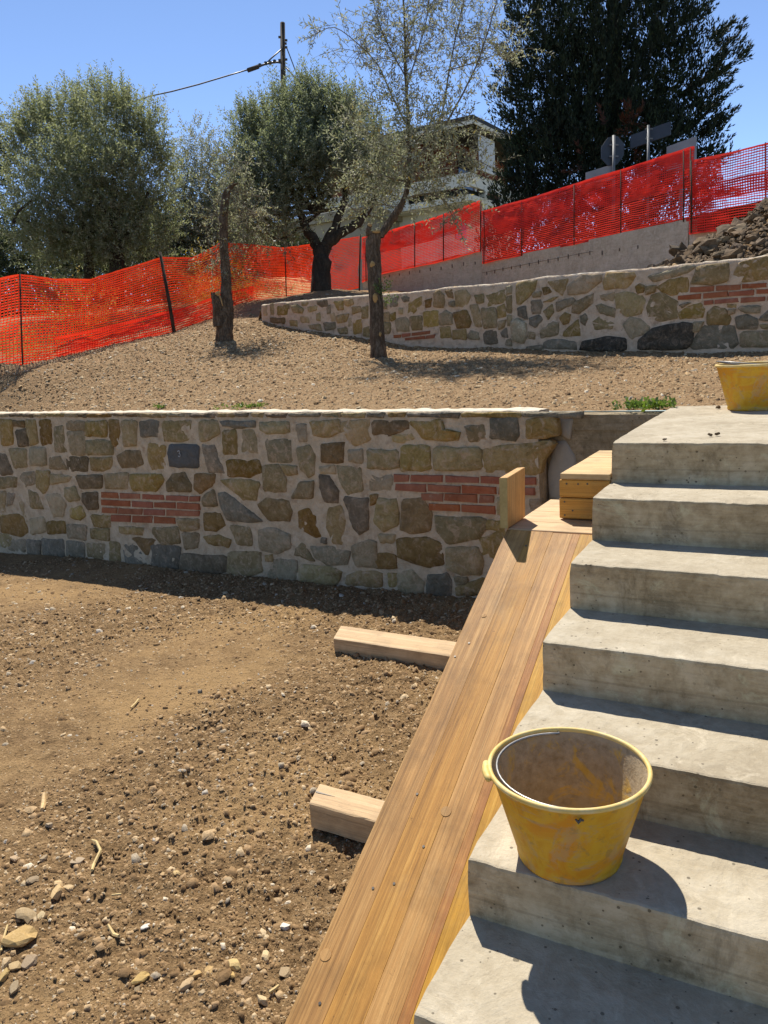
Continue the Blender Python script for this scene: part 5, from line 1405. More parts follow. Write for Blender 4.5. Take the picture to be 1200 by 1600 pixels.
# --- paler olive behind
D2 = 20.0
lb = lobes_at([(310, 300, 45, 75), (345, 330, 45, 70, .5), (285, 350, 45, 60), (380, 340, 50, 60, .5), (330, 370, 70, 50), (300, 390, 40, 40)], D2)
bs = at(320, 450, D2)
top = lobes_at([(305, 225, 28, 30), (335, 250, 30, 30), (285, 265, 25, 30)], D2); EP, ED = crown_points(top, 130, rg, 1.2, 1.0)
t2 = tree('olive_tree', 'smaller paler olive tree between the broad left olive and the dark forked one', bs, lb, 3000, .42, 15, .080, .025, 'olive_leaf_pale', rg, .08, 2.0, .6, 'olive trees', extra=[(EP, ED, .5*rg.uniform(.6, 1.2, len(EP)), 16)])
limb([bs-np.array([0, 0, .3]), at(318, 400, D2), at(325, 340, D2)], .12, .06, 'trunk', 'bark', t2); limbs_in(lb, at(320, 385, D2), 8, rg, .04, 'bark', t2)
# --- forked dark olive on the bank
D3 = 15.0
lb = lobes_at([(465, 212, 58, 50), (408, 230, 44, 52, .4), (535, 210, 52, 52, .2), (450, 265, 60, 52, -.4), (520, 265, 58, 50, -.3), (405, 300, 44, 55, -.2), (425, 345, 50, 38, -.3), (580, 250, 42, 55, .5), (585, 300, 35, 40, .3), (500, 188, 45, 38), (385, 270, 28, 50), (470, 310, 50, 35, .2), (390, 350, 28, 35)], D3)
bs = at(502, 458, D3)
top = lobes_at([(395, 205, 32, 32), (445, 178, 38, 32), (490, 165, 40, 30), (540, 188, 38, 34), (470, 155, 25, 20)], D3)
EP, ED = crown_points(top, 480, rg, 1.2, 1.0); ED = unit(ED*0.5+np.array([0, 0, 1.1]))
t3 = tree('olive_tree', 'dense round olive tree with a forked black trunk on the bank above the upper wall', bs, lb, 5000, .42, 18, .068, .021, 'olive_leaf_blue', rg, .06, 1.7, .65, 'olive trees', extra=[(EP, ED, .55*rg.uniform(.6, 1.2, len(EP)), 20)])
limb([bs-np.array([0, 0, .2]), at(501, 430, D3), at(503, 395, D3), at(506, 380, D3)], .21, .13, 'trunk', 'bark', t3, 12, .12, 4)
limb([at(500, 398, D3), at(491, 375, D3), at(474, 349, D3), at(466, 318, D3), at(470, 280, D3)], .115, .05, 'branch', 'bark', t3, 10, .12, 5)
limb([at(507, 388, D3), at(512, 372, D3), at(527, 350, D3), at(541, 307, D3), at(538, 260, D3)], .11, .04, 'branch', 'bark', t3, 9, .12, 6)
limb([at(510, 382, D3), at(528, 366, D3), at(556, 352, D3), at(572, 332, D3), at(592, 298, D3)], .115, .05, 'branch', 'bark', t3, 9, .12, 7)
limbs_in(lb, at(500, 330, D3), 14, rg, .04, 'bark', t3)
# --- slender pruned olive standing on the terrace
D4 = 9.3
bs = at(592, 556, D4)
bs = np.array([bs[0], bs[1], float(terz(bs[0], bs[1]))])
k4 = PXM(D4)
guides = [([(612, 345), (625, 325), (637, 300), (640, 255), (638, 200), (634, 120), (633, 50), (628, -40)], .042, .009), ([(640, 262), (665, 230), (692, 180), (703, 100), (722, 15), (730, -40)], .016, .005),
          ([(650, 250), (690, 205), (722, 150), (752, 86), (776, 0), (790, -40)], .014, .005), ([(638, 200), (612, 150), (592, 101), (567, 75), (522, 37), (478, 62)], .012, .003),
          ([(634, 140), (650, 90), (668, 30), (672, -40)], .010, .004), ([(640, 250), (600, 230), (565, 200), (545, 175)], .012, .004), ([(642, 270), (690, 255), (735, 245), (768, 262)], .012, .003),
          ([(640, 285), (600, 275), (560, 262), (545, 285)], .012, .003), ([(632, 310), (670, 300), (700, 315), (708, 345)], .010, .003), ([(634, 120), (600, 60), (585, 10), (580, -30)], .009, .003),
          ([(700, 110), (735, 100), (775, 85), (832, 74)], .007, .002), ([(640, 230), (680, 190), (720, 190), (752, 215)], .010, .003), ([(625, 325), (590, 318), (560, 330), (540, 320)], .008, .002)]
dz = [0, .15, -.2, .25, -.1, .3, -.3, .2, -.2, .1, .2, -.1, .3]
EX = []
tw_mb = MB()
for gi, (g, r0, r1) in enumerate(guides):
    P = [at(px, py, D4+dz[gi]*min(1, i/2)) for i, (px, py) in enumerate(g)]
    P = np.array(P); u = np.linspace(0, len(P)-1, 30); Q = np.stack([np.interp(u, np.arange(len(P)), P[:, c]) for c in range(3)], 1)
    n = 30 if gi > 0 else 46; f = rg.uniform(.15 if gi else .35, 1, n); qi = (f*29).astype(int); bp = Q[qi]; td = unit(Q[np.minimum(qi+1, 29)]-Q[np.maximum(qi-1, 0)])
    dd = unit(td*0.55 + unit(rg.normal(size=(n, 3)))*0.75 + np.array([0, 0, .12])); LL = rg.uniform(.18, .5, n)
    EX.append((bp, dd, LL, 13))
    for a, b, l in list(zip(bp, dd, LL)): tw_mb.tube([a, a+b*l*.5-np.array([0, 0, .02*l]), a+b*l-np.array([0, 0, .12*l])], [.003, .0022, .001], 3, False)
lb = lobes_at([(600, 195, 55, 55, .1), (655, 225, 62, 55, -.2), (595, 275, 48, 42, .2), (685, 195, 42, 50), (700, 275, 48, 48, -.1), (640, 300, 45, 30), (560, 230, 30, 45)], D4)
t4 = tree('olive_tree', 'slender pruned olive tree with airy silvery crown standing on the terrace', bs, lb, 520, .34, 13, .058, .0165, 'olive_leaf_pale', rg, .12, 1.5, .25, 'olive trees', extra=EX)
sp = lobes_at([(640, 90, 70, 80), (720, 60, 65, 80, .2), (770, 60, 40, 70), (560, 80, 50, 40, .2), (600, 20, 60, 50), (690, 0, 60, 40)], D4)
P, D = crown_points(sp, 430, rg, 1.2, .3); V, F = leaves_on(P, D, rg.uniform(.14, .38, len(P)), 10, .056, .0155, rg); part('crown', V, F, M['olive_leaf_pale'], t4)
for a, b in zip(P, D): tw_mb.tube([a-b*.12, a+b*.15, a+b*.3-np.array([0, 0, .02])], [.0028, .002, .001], 3, False)
tw_mb.build('twigs', M['twig'], t4)['kind'] = 'stuff'
for gi, (g, r0, r1) in enumerate(guides): limb([at(px, py, D4+dz[gi]*min(1, i/2)) for i, (px, py) in enumerate(g)], r0, r1, 'branch', 'bark2' if gi == 0 else 'twig', t4, 8, .08, 30+gi)
def bark_trunk(pts, rad, parent, seed, mat='bark2', n=26):
    P = np.array(pts, float); k = len(P); u = np.linspace(0, k-1, 64)
    Q = np.stack([np.interp(u, np.arange(k), P[:, c]) for c in range(3)], 1); R = np.interp(u, np.arange(k), rad)
    for _ in range(3): Q[1:-1] = (Q[:-2]+2*Q[1:-1]+Q[2:])/4
    V = []; F = []
    for i in range(64):
        for j in range(n):
            a = 2*math.pi*j/n; L_ = i*0.03
            h = 1+0.10*float(fbm(math.cos(a)*1.5+seed, math.sin(a)*1.5+L_*1.2, seed, 3))+0.20*float(fbm(j*0.9+seed, L_*6, seed+3, 3))
            V.append(Q[i]+np.array([math.cos(a), math.sin(a), 0])*R[i]*h)
    for i in range(63):
        for j in range(n): F.append((i*n+j, i*n+(j+1) % n, (i+1)*n+(j+1) % n, (i+1)*n+j))
    F.append(tuple(63*n+j for j in range(n)))
    return MB().add(V, F).build('trunk', M[mat], parent, smooth=False)
tp = [bs-np.array([0, 0, .22]), bs+np.array([0, 0, .03]), at(589, 520, D4), at(588, 470, D4), at(585, 430, D4), at(583, 390, D4), at(585, 362, D4)]
bark_trunk(tp, [.112, .098, .084, .080, .083, .081, .092], t4, 5)
bark_trunk([at(590, 372, D4), at(603, 356, D4), at(613, 340, D4), at(628, 318, D4)], [.07, .058, .05, .042], t4, 8, n=14)
toC = unit(CAM-bs); 
def patch(px, py, d, w, h, name, mat, parent, tilt=0.0, out=0.0):
    c = at(px, py, d); nrm = unit(CAM-c); up_ = unit(np.array([0, 0, 1.0])-nrm*nrm[2]); sd_ = np.cross(up_, nrm); r3 = random.Random(int(px*7+py))
    V = []; n = 12
    for f, o_ in ((1, -.018), (.85, .004), (.45, .010)):
        for k in range(n):
            a = 2*math.pi*k/n; q = f*(1+r3.uniform(-.2, .2)); V.append(c+sd_*w*math.cos(a)*q+up_*h*math.sin(a)*q+nrm*(o_+out))
    V.append(c+nrm*(.008+out)); F = [(r_*n+k, r_*n+(k+1) % n, (r_+1)*n+(k+1) % n, (r_+1)*n+k) for r_ in range(2) for k in range(n)]+[(2*n+k, 2*n+(k+1) % n, 3*n) for k in range(n)]
    MB().add(V, F).build(name, M[mat], parent, smooth=True)
patch(582, 413, D4-.086, .034, .040, 'pruning_scar', 'cutwood', t4); patch(586, 466, D4-.086, .032, .062, 'pruning_scar', 'cutwood', t4); patch(594, 522, D4-.09, .016, .034, 'pruning_scar', 'cutwood', t4)
limb([at(577, 368, D4-.05), at(575, 360, D4-.06), at(578, 352, D4-.06)], .035, .030, 'stub', 'bark2', t4, 9); patch(578, 352, D4-.085, .026, .024, 'cut_face', 'cutwood', t4)
patch(588, 362, D4-.098, .05, .018, 'cut_face', 'cutwood', t4)
P, D = crown_points(lobes_at([(601, 461, 8, 14, -.08)], D4), 26, rg, 1.5, .8); V, F = leaves_on(P, D, np.full(len(P), .12), 7, .04, .014, rg); part('sprout', V, F, M['weed'], t4)['kind'] = 'stuff'

# --- short pruned olive with two stems on the left of the terrace
D5 = 11.0
bs = at(350, 530, D5); bs = np.array([bs[0], bs[1], float(terz(bs[0], bs[1]))])
t5 = thing('olive_tree', 'heavily pruned small olive stump with one crooked bare stem and few sprigs', 'tree', bs, 'olive trees')
bark_trunk([bs-np.array([0, 0, .25]), bs+np.array([0, 0, .04]), at(352, 500, D5), at(354, 470, D5)], [.135, .125, .115, .095], t5, 15)
bark_trunk([at(354, 480, D5), at(354, 440, D5), at(350, 390, D5), at(349, 350, D5), at(350, 325, D5), at(354, 300, D5), at(362, 290, D5), at(371, 286, D5)], [.088, .07, .06, .062, .06, .05, .045, .03], t5, 18, n=16)
bark_trunk([at(343, 510, D5-.05), at(340, 485, D5-.08), at(337, 465, D5-.1), at(335, 457, D5-.1)], [.09, .075, .062, .05], t5, 19, n=14)
patch(340, 458, D5-.17, .04, .022, 'cut_face', 'cutwood', t5)
limb([at(338, 460, D5-.13), at(344, 462, D5-.17), at(348, 478, D5-.17)], .016, .008, 'torn_bark', 'cutwood', t5)
lb = lobes_at([(345, 345, 28, 40), (365, 300, 25, 30, .1), (335, 400, 22, 40), (390, 330, 40, 40, .3), (360, 265, 30, 25, .2)], D5)
P, D = crown_points(lb, 240, rg, 1.4, .1); LL = rg.uniform(.15, .4, len(P)); V, F = leaves_on(P, D, LL, 11, .055, .016, rg); part('crown', V, F, M['olive_leaf_pale'], t5)
mb = MB()
for a, b, l in zip(P, D, LL): mb.tube([a-b*.1, a+b*l*.5, a+b*l], [.004, .003, .0015], 3, False)
for i in range(14):
    a = at(350+random.uniform(-6, 6), random.uniform(330, 500), D5-.05); d = unit(np.array([random.gauss(0, 1), random.gauss(0, 1), random.gauss(-.2, .6)])); mb.tube([a, a+d*.14, a+d*.3-np.array([0, 0, .08])], [.004, .003, .0015], 3, False)
for (g, dp) in (([(410, 295), (420, 305), (428, 330)], 10.8), ([(372, 330), (400, 335), (420, 350)], 10.9), ([(395, 303), (415, 310), (432, 335)], 11.1)):
    mb.tube([at(x, y, dp) for x, y in g], [.006, .005, .002], 4, False)
mb.build('twigs', M['twig'], t5)['kind'] = 'stuff'

# --- the big dark cypress on the right, with ragged upswept tips
D6 = 20.0
clobes = [(880, 250, 95, 75), (960, 240, 110, 80), (1040, 230, 70, 75), (860, 130, 75, 110), (960, 110, 110, 120), (1050, 110, 70, 110), (1085, 190, 45, 60), (830, 40, 50, 90), (900, 0, 80, 100), (1000, -20, 80, 100), (1050, 20, 45, 70), (810, 160, 35, 70), (840, 240, 50, 70), (960, -140, 60, 110), (1095, 265, 30, 50), (930, 170, 100, 110), (850, 330, 70, 60), (950, 330, 90, 70), (1040, 320, 60, 60), (900, 390, 90, 45), (1010, 380, 60, 45), (810, 310, 40, 60), (800, 375, 45, 40), (850, 385, 60, 40), (780, 400, 40, 35)]
lb = lobes_at(clobes, D6, 0.9)
cy_ = thing('cypress_tree', 'huge dark cypress tree with ragged upswept tips above the right hand nets', 'tree', at(960, 420, D6))
def tufts(P, D, L, R, m, rg):
    n = len(P); ref = unit(np.cross(D, rg.normal(size=(n, 3)))); oth = np.cross(D, ref)
    t = rg.random((n, m)); ang = rg.uniform(0, 6.28, (n, m)); rad = R[:, None]*(1-t)**0.7*rg.uniform(.3, 1, (n, m))*np.minimum(1, .35+t*3)
    side = ref[:, None]*np.cos(ang)[..., None]+oth[:, None]*np.sin(ang)[..., None]
    pos = P[:, None]+D[:, None]*(L[:, None]*t)[..., None]+side*rad[..., None]
    ax = unit(D[:, None]*1.0+side*.45+np.array([0, 0, .25])+rg.normal(0, .15, (n, m, 3))); w = unit(np.cross(ax, rg.normal(size=(n, m, 3))))
    ln = rg.uniform(.07, .15, (n, m, 1)); wd = rg.uniform(.011, .022, (n, m, 1))
    V = np.stack([pos, pos+ax*ln*.4+w*wd, pos+ax*ln, pos+ax*ln*.4-w*wd], 2).reshape(-1, 3)
    return V, np.arange(len(V)).reshape(-1, 4)
P, D = crown_points(lb, 5200, rg, 2.6, .9); D = unit(D+np.array([0, 0, .5]))
V, F = tufts(P, D, rg.uniform(.25, .6, len(P)), rg.uniform(.08, .17, len(P)), 30, rg)
tips = [(1085, 30, 1, .3), (1130, 60, 1, .5), (1150, 45, 1, .5), (1140, 90, 1, .4), (1165, 85, .9, .3), (1120, 120, 1, .3), (1145, 140, 1, .35), (1120, 165, 1, .2), (1140, 185, 1, .4), (1110, 205, 1, .3), (1125, 235, 1, .3), (1100, 20, 1, .6), (1105, 250, 1, .3), (1070, 0, .7, .8),
        (790, 150, -1, .3), (785, 90, -1, .6), (795, 220, -1, .3), (800, 30, -.9, .6), (800, 275, -.8, .3), (790, 190, -1, .5), (1090, 290, 1, .2), (1150, 65, 1, .5), (1135, 110, 1, .3)]
TP = []; TD = []
for px, py, dx, du in tips:
    for k in range(9):
        f = rg.uniform(-.6, 1); d = unit(AX_R*dx+np.array([0, 0, 1.0])*du+rg.normal(0, .15, 3)); TP.append(at(px-26*dx, py+10, D6+rg.uniform(-.6, .6))+d*f*.35+rg.normal(0, .07, 3)); TD.append(unit(d+np.array([0, 0, .35])))
V2, F2 = tufts(np.array(TP), np.array(TD), rg.uniform(.35, .6, len(TP)), rg.uniform(.06, .13, len(TP)), 44, rg)
part('crown', np.concatenate([V, V2]), np.concatenate([F, F2+len(V)]), M['cypress'], cy_)
limb([at(955, 430, D6), at(955, 300, D6), at(958, 100, D6), at(960, -100, D6)], .32, .12, 'trunk', 'bark', cy_, 10, .1, 3)
for i, (x0, y0, x1, y1) in enumerate(((955, 330, 880, 180), (956, 300, 1040, 150), (957, 220, 900, 60), (957, 180, 1030, 20), (955, 360, 1060, 260), (955, 350, 850, 260), (1060, 150, 1140, 80), (1040, 220, 1130, 150))):
    limb([at(x0, y0, D6+.3), at((x0+x1)/2, (y0+y1)/2+10, D6), at(x1, y1, D6-.3)], .09, .03, 'branch', 'bark', cy_, 6, .1, i)
P, D = crown_points(lobes_at([(910, 255, 8, 14, -1.6), (985, 190, 14, 22, -1.8), (1000, 230, 10, 14, -1.7), (945, 200, 8, 10, -1.8)], D6), 22, rg, 1.5, .1)
M['dead_spray'] = leaf_mat('dead_cypress_spray', (0.075, 0.032, 0.018), (0.075, 0.032, 0.018), (0.1, 0.04, 0.01), .1, .8)
V, F = tufts(P, D, rg.uniform(.2, .4, len(P)), rg.uniform(.06, .1, len(P)), 24, rg); part('dead_foliage', V, F, M['dead_spray'], cy_)

# --- background trees at the far left and behind
def bgtree(label, base, lst, depth, ntw, leaf, name='dark_tree', ll=.11, lw=.04, group='dark trees beyond the fence'):
    lb = lobes_at(lst, depth); o = tree(name, label, base, lb, ntw, .45, 12, ll, lw, leaf, rg, .12, 2.5, .3, group)
    limb([base, base*.4+lb[0][0]*.6, lb[0][0]], .15, .06, 'trunk', 'bark', o); return o
bgtree('tall dark conifer cut off by the left edge of the picture', at(-40, 470, 24), [(-35, 300, 45, 100), (-25, 230, 38, 50), (-30, 390, 48, 60), (-5, 255, 20, 40), (-40, 440, 60, 40)], 24, 1300, 'cypress', 'conifer_tree', .16, .04)
bgtree('dark low leafy tree at the far left behind the fence', at(30, 480, 21), [(30, 400, 50, 50), (-10, 430, 50, 50), (80, 420, 45, 50), (15, 355, 25, 30)], 21, 1200, 'dark_leaf')
bgtree('dark leafy tree in the shade behind the broad left olive', at(180, 480, 20), [(160, 400, 70, 55), (220, 400, 60, 60), (110, 410, 50, 50), (250, 380, 40, 60), (190, 350, 60, 50)], 20, 1900, 'dark_leaf')
bgtree('long dark hedge behind the left orange fence', at(120, 560, 18), [(20, 510, 60, 50), (90, 500, 60, 50), (160, 490, 60, 50), (230, 475, 60, 45), (290, 460, 50, 45), (-30, 520, 50, 50), (340, 445, 40, 35)], 18, 2600, 'dark_leaf', 'hedge')
bgtree('bushy green shrub behind the fence under the pale olive', at(310, 460, 22.5), [(300, 410, 60, 45), (360, 400, 55, 50), (270, 420, 40, 40)], 22.5, 1000, 'dark_leaf')
bgtree('green hedge shrub behind the forked black trunk and the net', at(435, 440, 24), [(440, 395, 45, 28), (400, 390, 40, 30), (475, 400, 35, 20)], 24, 700, 'dark_leaf', 'shrub')

# dry sunlit weeds behind the left net
def tuft(label, c, n, h, w, leaf, name='weed', cat='weed', group=None, lw=.012, rad=.1):
    rg2 = np.random.default_rng(int(abs(c[0]*100))+n); o = thing(name, label, cat, c, group)
    P = np.array(c)+np.stack([rg2.normal(0, rad, n), rg2.normal(0, rad*.6, n), np.zeros(n)], 1); D = unit(np.stack([rg2.normal(0, .6, n), rg2.normal(0, .6, n), np.ones(n)], 1))
    V, F = leaves_on(P, D, h*rg2.uniform(.5, 1.1, n), 6, w, lw, rg2, .15); part('leaves', V, F, M[leaf], o); return o
c = onz(1010, 640, -0.005); tuft('low green weed growing by the landing edge at the end of the stone wall', (c[0], c[1]+.05, -.005), 60, .07, .032, 'weed', lw=.020, rad=.085)
c = onz(370, 641, 0.0); tuft('straggly yellow green weed on the soil just above the middle of the stone wall', (c[0], c[1]+.12, .005), 34, .05, .03, 'weed', lw=.014, rad=.14)
c = onz(237, 641, 0.0); tuft('tiny bright green sprout above the left part of the stone wall', (c[0], c[1]+.1, .005), 12, .05, .03, 'weed', lw=.016, rad=.035)
for i, (px, py, d, lab) in enumerate(((20, 545, 12.2, 'dry yellow grass clump behind the net at the left edge'), (150, 525, 13.6, 'dry yellow grass clump behind the net below the broad olive'), (305, 470, 15.6, 'dry yellow grass clump behind the net near the leaning stake'), (378, 455, 16.3, 'dry sunlit grass clump behind the net next to the bare crooked stem'))):
    p = at(px, py, d); z = float(terz(p[0], p[1])); tuft(lab, (p[0], p[1], z), 260, .75, .14, 'dry_grass', 'grass_clump', 'grass', 'dry grass behind the fence', .010, .5)
sc = thing('bush', 'yellowing leafy bush behind the net right of the leaning stake', 'bush', at(320, 480, 15.0)); P, D = crown_points(lobes_at([(320, 440, 50, 40), (365, 430, 30, 35), (120, 490, 60, 40, -2.2)], 15.0), 420, rg, 1.4, .4); V, F = leaves_on(P, D, rg.uniform(.2, .45, len(P)), 11, .06, .02, rg)
M['yellow_leaf'] = leaf_mat('yellowing_leaf', (0.22, 0.17, 0.035), (0.26, 0.21, 0.07), (0.5, 0.36, 0.03), .4, .5); part('leaves', V, F, M['yellow_leaf'], sc)
M['pale_gravel'] = rough_mat('sunlit_yellow_meadow', [(0.30, 0.27, 0.10), (0.42, 0.36, 0.16), (0.5, 0.45, 0.25)], 4, 30, 0.95)
a, b, c_, d = at(385, 478, 16.6), at(430, 470, 17.0), at(432, 428, 19.5), at(385, 432, 19.5)
def bank_patch(q, name):
    V = []; F = []; n = 14
    for i in range(n):
        for j in range(n):
            u, v = i/(n-1), j/(n-1); p = (q[0]*(1-u)+q[1]*u)*(1-v)+(q[3]*(1-u)+q[2]*u)*v; V.append(p+np.array([0, 0, .05*float(fbm(u*4, v*4, 860, 3))]))
    for i in range(n-1):
        for j in range(n-1): aa = i*n+j; F.append((aa, aa+n, aa+n+1, aa+1))
    V += [v_-np.array([0, 0, .8]) for v_ in V]; 
    o = link(name, mesh_np(name, V, F, M['pale_gravel'], True)); o['kind'] = 'structure'
bank_patch((at(396, 478, 16.8), at(505, 470, 18.2), at(500, 436, 21.5), at(398, 432, 20.5)), 'sunny_verge')

# ------------------------------------------------------------------ utility pole and cable
D7 = 24.0
M['polewood'] = rough_mat('weathered_pole_wood', [(0.035, 0.028, 0.022), (0.07, 0.056, 0.044), (0.11, 0.09, 0.07)], 6, 40, .9, ((30, .5, .01),), stretch=(3, 3, .4))
po = thing('utility_pole', 'dark wooden utility pole with bolts rising behind the round olive', 'utility pole', at(446, 440, D7))
MB().tube([at(446, 440, D7), at(443, 200, D7), at(441.5, 36, D7)], [.10, .088, .075], 12).build('pole', M['polewood'], po, smooth=True)
for px, py in ((437, 58), (447, 63), (447, 74), (446, 68), (437, 94), (447, 93)): MB().tube([at(px-2, py, D7-.12), at(px+2, py, D7-.12)], .035, 6).build('bolt', M['nail'], po)
cab = thing('overhead_cable', 'black overhead cable with a junction sleeve running from the pole to the left', 'cable', at(440, 97, D7))
def cable(pts, r, name, mat='nail', parent=cab): 
    P = [at(*p) for p in pts]; MB().tube(P, r, 6).build(name, M[mat], parent, smooth=True)
cable([(440, 98, D7-.1), (433, 97, D7-.1), (425, 98, D7-.2), (415, 100, D7-.3), (404, 104, D7-.4)], .032, 'cable')
cable([(404, 104, D7-.4), (387, 110, D7-.5)], .065, 'junction_sleeve', 'polewood')
cable([(387, 109, D7-.5), (360, 117, D7-.5), (310, 132, D7-.5), (268, 143, D7-.5), (235, 150, D7-.5), (200, 162, D7-.5), (120, 178, D7-.5), (-60, 205, D7-.5)], .020, 'cable')
for px, py in ((406, 101), (415, 98), (422, 97), (429, 95)): MB().tube([at(px, py+3, D7-.3), at(px, py-1, D7-.3)], .05, 6).build('clip', M['nail'], cab)
sw = thing('stay_wire', 'thin stay wires bracing the utility pole below its top', 'wire', at(440, 78, D7))
cable([(440, 77, D7-.1), (425, 90, D7-.1), (418, 97, D7-.2)], .022, 'wire', parent=sw); cable([(447, 72, D7-.1), (455, 93, D7), (464, 117, D7)], .016, 'wire', parent=sw); cable([(447, 106, D7-.1), (460, 120, D7), (470, 132, D7)], .022, 'wire', parent=sw)

# ------------------------------------------------------------------ road signs seen from behind
M['signback'] = flat_mat('dull_grey_sign_back', (0.06, 0.068, 0.08), .55, .3, vary=.2, scale=3)
M['signlight'] = flat_mat('pale_grey_sign_back', (0.30, 0.30, 0.30), .6, .1, vary=.15, scale=3)
D8 = 16.6
def plate(corners, th, name, mat, parent):
    C = [np.array(c) for c in corners]; nn = unit(np.cross(C[1]-C[0], C[-1]-C[0]))
    if nn.dot(CAM-C[0]) < 0: nn = -nn
    n = len(C); V = [c+nn*th/2 for c in C]+[c-nn*th/2 for c in C]; F = [tuple(range(n)), tuple(range(n, 2*n))[::-1]]+[(k, k+n, (k+1) % n+n, (k+1) % n) for k in range(n)]
    o = MB().add(V, F).build(name, M[mat], parent); bm = bmesh.new(); bm.from_mesh(o.data); bmesh.ops.recalc_face_normals(bm, faces=bm.faces); bm.to_mesh(o.data); bm.free(); return o
st = thing('stop_sign', 'octagonal road sign seen from behind on a galvanised post, with a pale board below', 'road sign', at(957, 340, D8))
plate([at(957+19*math.cos(a), 236+24*math.sin(a)-3*math.cos(a), D8+.05*math.cos(a)) for a in [math.pi/8+k*math.pi/4 for k in range(8)]], .02, 'octagon_plate', 'signback', st)
MB().tube([at(958, 345, D8-.06), at(959, 212, D8-.06)], .034, 10).build('post', M['steel'], st, smooth=True)
for py in (228, 246): MB().frame_box(at(952, py, D8-.055), at(966, py, D8-.055)-at(952, py, D8-.055), AX_F*-.02, (0, 0, .03)).build('bracket', M['steel'], st)
plate([at(915, 270, D8+.1), at(957, 257, D8), at(957, 282, D8), at(915, 292, D8+.1)], .02, 'lower_board', 'signlight', st)
ds = thing('direction_sign', 'dark direction board seen from behind on a post, next to the octagonal sign', 'road sign', at(1013, 330, D8))
plate([at(985, 212, D8+.3), at(1048, 190, D8-.1), at(1048, 211, D8-.1), at(985, 233, D8+.3)], .03, 'direction_board', 'signback', ds)
MB().tube([at(1012, 345, D8-.06), at(1013, 196, D8-.06)], .03, 10).build('post', M['steel'], ds, smooth=True)
for py in (203, 218): MB().frame_box(at(1008, py, D8-.03), AX_R*.16, AX_F*-.02, (0, 0, .025)).build('bracket', M['steel'], ds)
nb = thing('notice_board', 'pale rectangular board showing above the tall corner of the red net', 'sign', at(1065, 330, 17))
plate([at(1042, 230, 15.6), at(1088, 213, 15.2), at(1088, 262, 15.2), at(1042, 268, 15.6)], .03, 'board', 'signlight', nb); MB().tube([at(1064, 345, 15.46), at(1065, 240, 15.46)], .03, 8).build('post', M['steel'], nb)

# ------------------------------------------------------------------ house behind the trees
D9 = 36.0
hd = ray(1360, 515); A_ = unit(np.array([hd[0], hd[1], 0])); B_ = np.array([-A_[1], A_[0], 0])       # along its right face, along its left face
if np.dot(B_, AX_R) > 0: B_ = -B_
HC = at(736, 290, D9); 
def hz(py): return at(736, py, D9)[2]
HB = np.array([HC[0], HC[1], 0])
house = thing('house', 'two storey house with beige balcony, red wall and white blind behind the slender olive', 'house', (HC[0], HC[1], 2.3))
M['beige'] = rough_mat('beige_render', [(0.70, 0.69, 0.63), (0.80, 0.79, 0.73)], .6, 8, .9); M['redwall'] = rough_mat('red_brown_render', [(0.17, 0.055, 0.035), (0.23, 0.08, 0.05)], .6, 8, .9)
M['dull_beige'] = rough_mat('dull_beige_render', [(0.30, 0.27, 0.21), (0.38, 0.35, 0.28)], .6, 8, .9)
M['slate'] = rough_mat('dark_roof_sheet', [(0.035, 0.035, 0.04), (0.065, 0.065, 0.07)], 1, 9, .8); M['white'] = flat_mat('white_paint', (0.72, 0.72, 0.70), .6); M['blind'] = flat_mat('white_blind_fabric', (0.62, 0.66, 0.72), .8)
t = NT('window_glass'); M['glass'] = t.done(t.principled((0.02, 0.025, 0.03), 0.08, None, 0.6))
def hbox(a0, a1, b0, b1, z0, z1, name, mat, parent=house): return MB().frame_box(HB+A_*a0+B_*b0+np.array([0, 0, z0]), A_*(a1-a0), B_*(b1-b0), (0, 0, z1-z0)).build(name, M[mat], parent)
zr0, zr1, zp1, zp0, zs1, zs0 = hz(199), hz(189), hz(270), hz(290), hz(303), hz(312)
hbox(-.1, 9, 0, .18, zp0, zp1, 'balcony_parapet', 'beige'); hbox(-.1, .08, .18, 9, zp0, zp1, 'balcony_parapet', 'beige')
hbox(-.1, 9, 0, .6, zs0, zs1, 'planter_trough', 'beige'); hbox(-.1, .5, .6, 9, zs0, zs1, 'planter_trough', 'beige')
hbox(.15, 9, .7, 9, zs0-.05, zs1-.05, 'balcony_floor', 'beige')
hbox(1.5, 1.8, -.02, .3, 2.0, zp0, 'column', 'beige'); hbox(.05, 9, .45, .5, zs1, zp0, 'planter_back', 'slate'); hbox(.45, .5, .5, 9, zs1, zp0, 'planter_back', 'slate')
hbox(3.6, 9, .03, .16, zs1, zp0, 'parapet_panel', 'beige'); hbox(-.02, .12, 3.4, 9, zs1, zp0, 'parapet_panel', 'beige')
hbox(2.2, 9, 1.9, 9, zs1, zr0, 'upper_wall', 'redwall'); hbox(1.2, 2.19, 3.2, 9, zs1, zr0, 'upper_wall', 'redwall'); hbox(1.0, 9, 1.6, 9, 1.8, zs0-.06, 'ground_floor_wall', 'beige')
hbox(2.6, 4.2, 1.84, 1.895, zp1-.3, zr0-.5, 'window', 'glass'); hbox(4.4, 4.6, 1.8, 1.89, zs1, zr0-.2, 'window_jamb', 'white')
hbox(1.4, 2.6, 1.55, 1.595, hz(340)-.6, hz(325), 'window', 'glass')
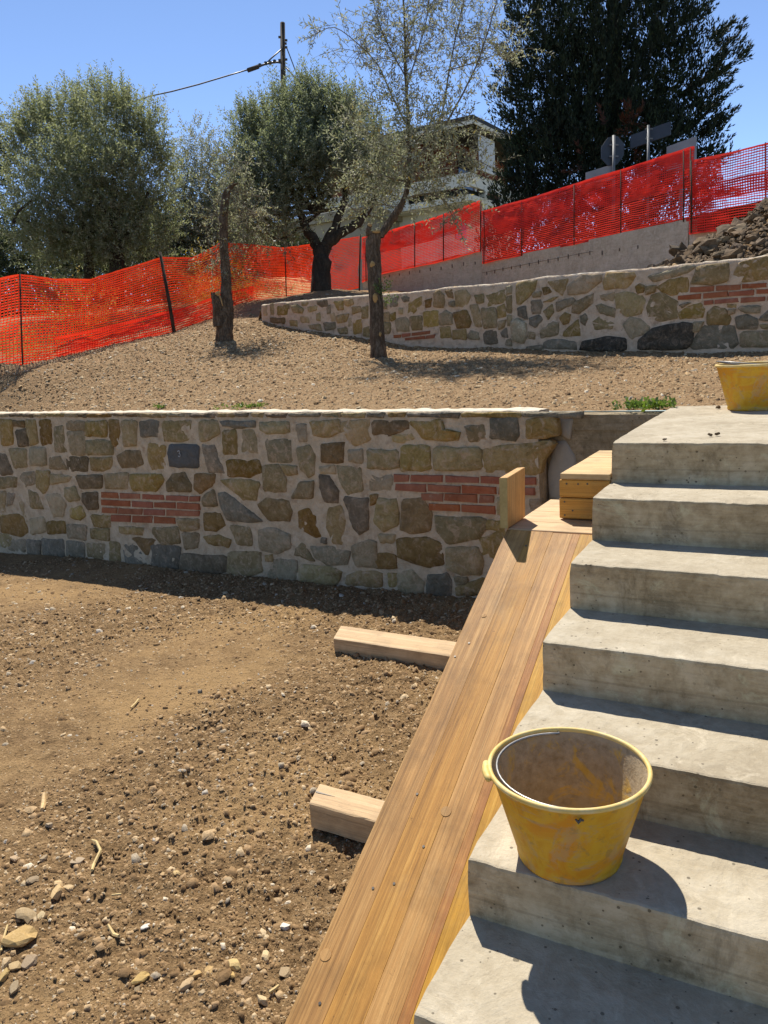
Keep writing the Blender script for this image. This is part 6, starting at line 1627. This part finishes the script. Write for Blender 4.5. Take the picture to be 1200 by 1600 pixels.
MB().frame_box(HB+A_*-.3+B_*-.35+np.array([0, 0, zr0]), A_*10, B_*10, (0, 0, zr1-zr0)).build('roof_slab', M['slate'], house)
MB().frame_box(HB+A_*-.36+B_*-.41+np.array([0, 0, zr0-.10]), A_*10.1, B_*.05, (0, 0, .16)).build('gutter', M['beige'], house); MB().frame_box(HB+A_*-.36+B_*-.35+np.array([0, 0, zr0-.10]), A_*.05, B_*10, (0, 0, .16)).build('gutter', M['beige'], house)
MB().add([HB+A_*0+B_*0+np.array([0, 0, zr1]), HB+A_*9+B_*0+np.array([0, 0, zr1]), HB+A_*9+B_*9+np.array([0, 0, zr1]), HB+B_*9+np.array([0, 0, zr1]), HB+A_*4.5+B_*4.5+np.array([0, 0, zr1+1.2])], [(0, 1, 4), (1, 2, 4), (2, 3, 4), (3, 0, 4)]).build('roof', M['slate'], house)
MB().add([HB+A_*a+B_*b+np.array([0, 0, z]) for b, dz_ in ((-.12, 0), (-.10, 0)) for a, z in ((.75, zr0-.3), (2.6, zr0-.3), (2.6, zr0-1.75), (.75, zr0-1.75))], [(0, 1, 2, 3), (7, 6, 5, 4), (0, 4, 5, 1), (1, 5, 6, 2), (2, 6, 7, 3), (3, 7, 4, 0)]).build('blind', M['blind'], house)
hbox(.72, 2.63, -.14, -.06, zr0-1.86, zr0-1.75, 'blind_rail', 'white')
hbox(-2.0, 1, 4.5, 16, 1.8, hz(322), 'garden_terrace', 'dull_beige'); hbox(-2.2, 1.0, 4.3, 16.2, hz(322)+.003, hz(308), 'terrace_slab', 'dull_beige')
P, D = crown_points([(HB+A_*1.5+B_*.3+np.array([0, 0, (zs1+zp0)/2]), np.array([1.2, .8, .12])), (HB+A_*.3+B_*1.8+np.array([0, 0, (zs1+zp0)/2]), np.array([.8, 1.2, .12]))], 260, rg, 1.2, .2)
V, F = leaves_on(P, D, np.full(len(P), .2), 7, .10, .04, rg); pl = thing('planter_plants', 'dark green plants filling the balcony planter slot', 'plants', (HB[0], HB[1], zs1)); part('leaves', V, F, M['dark_leaf'], pl)
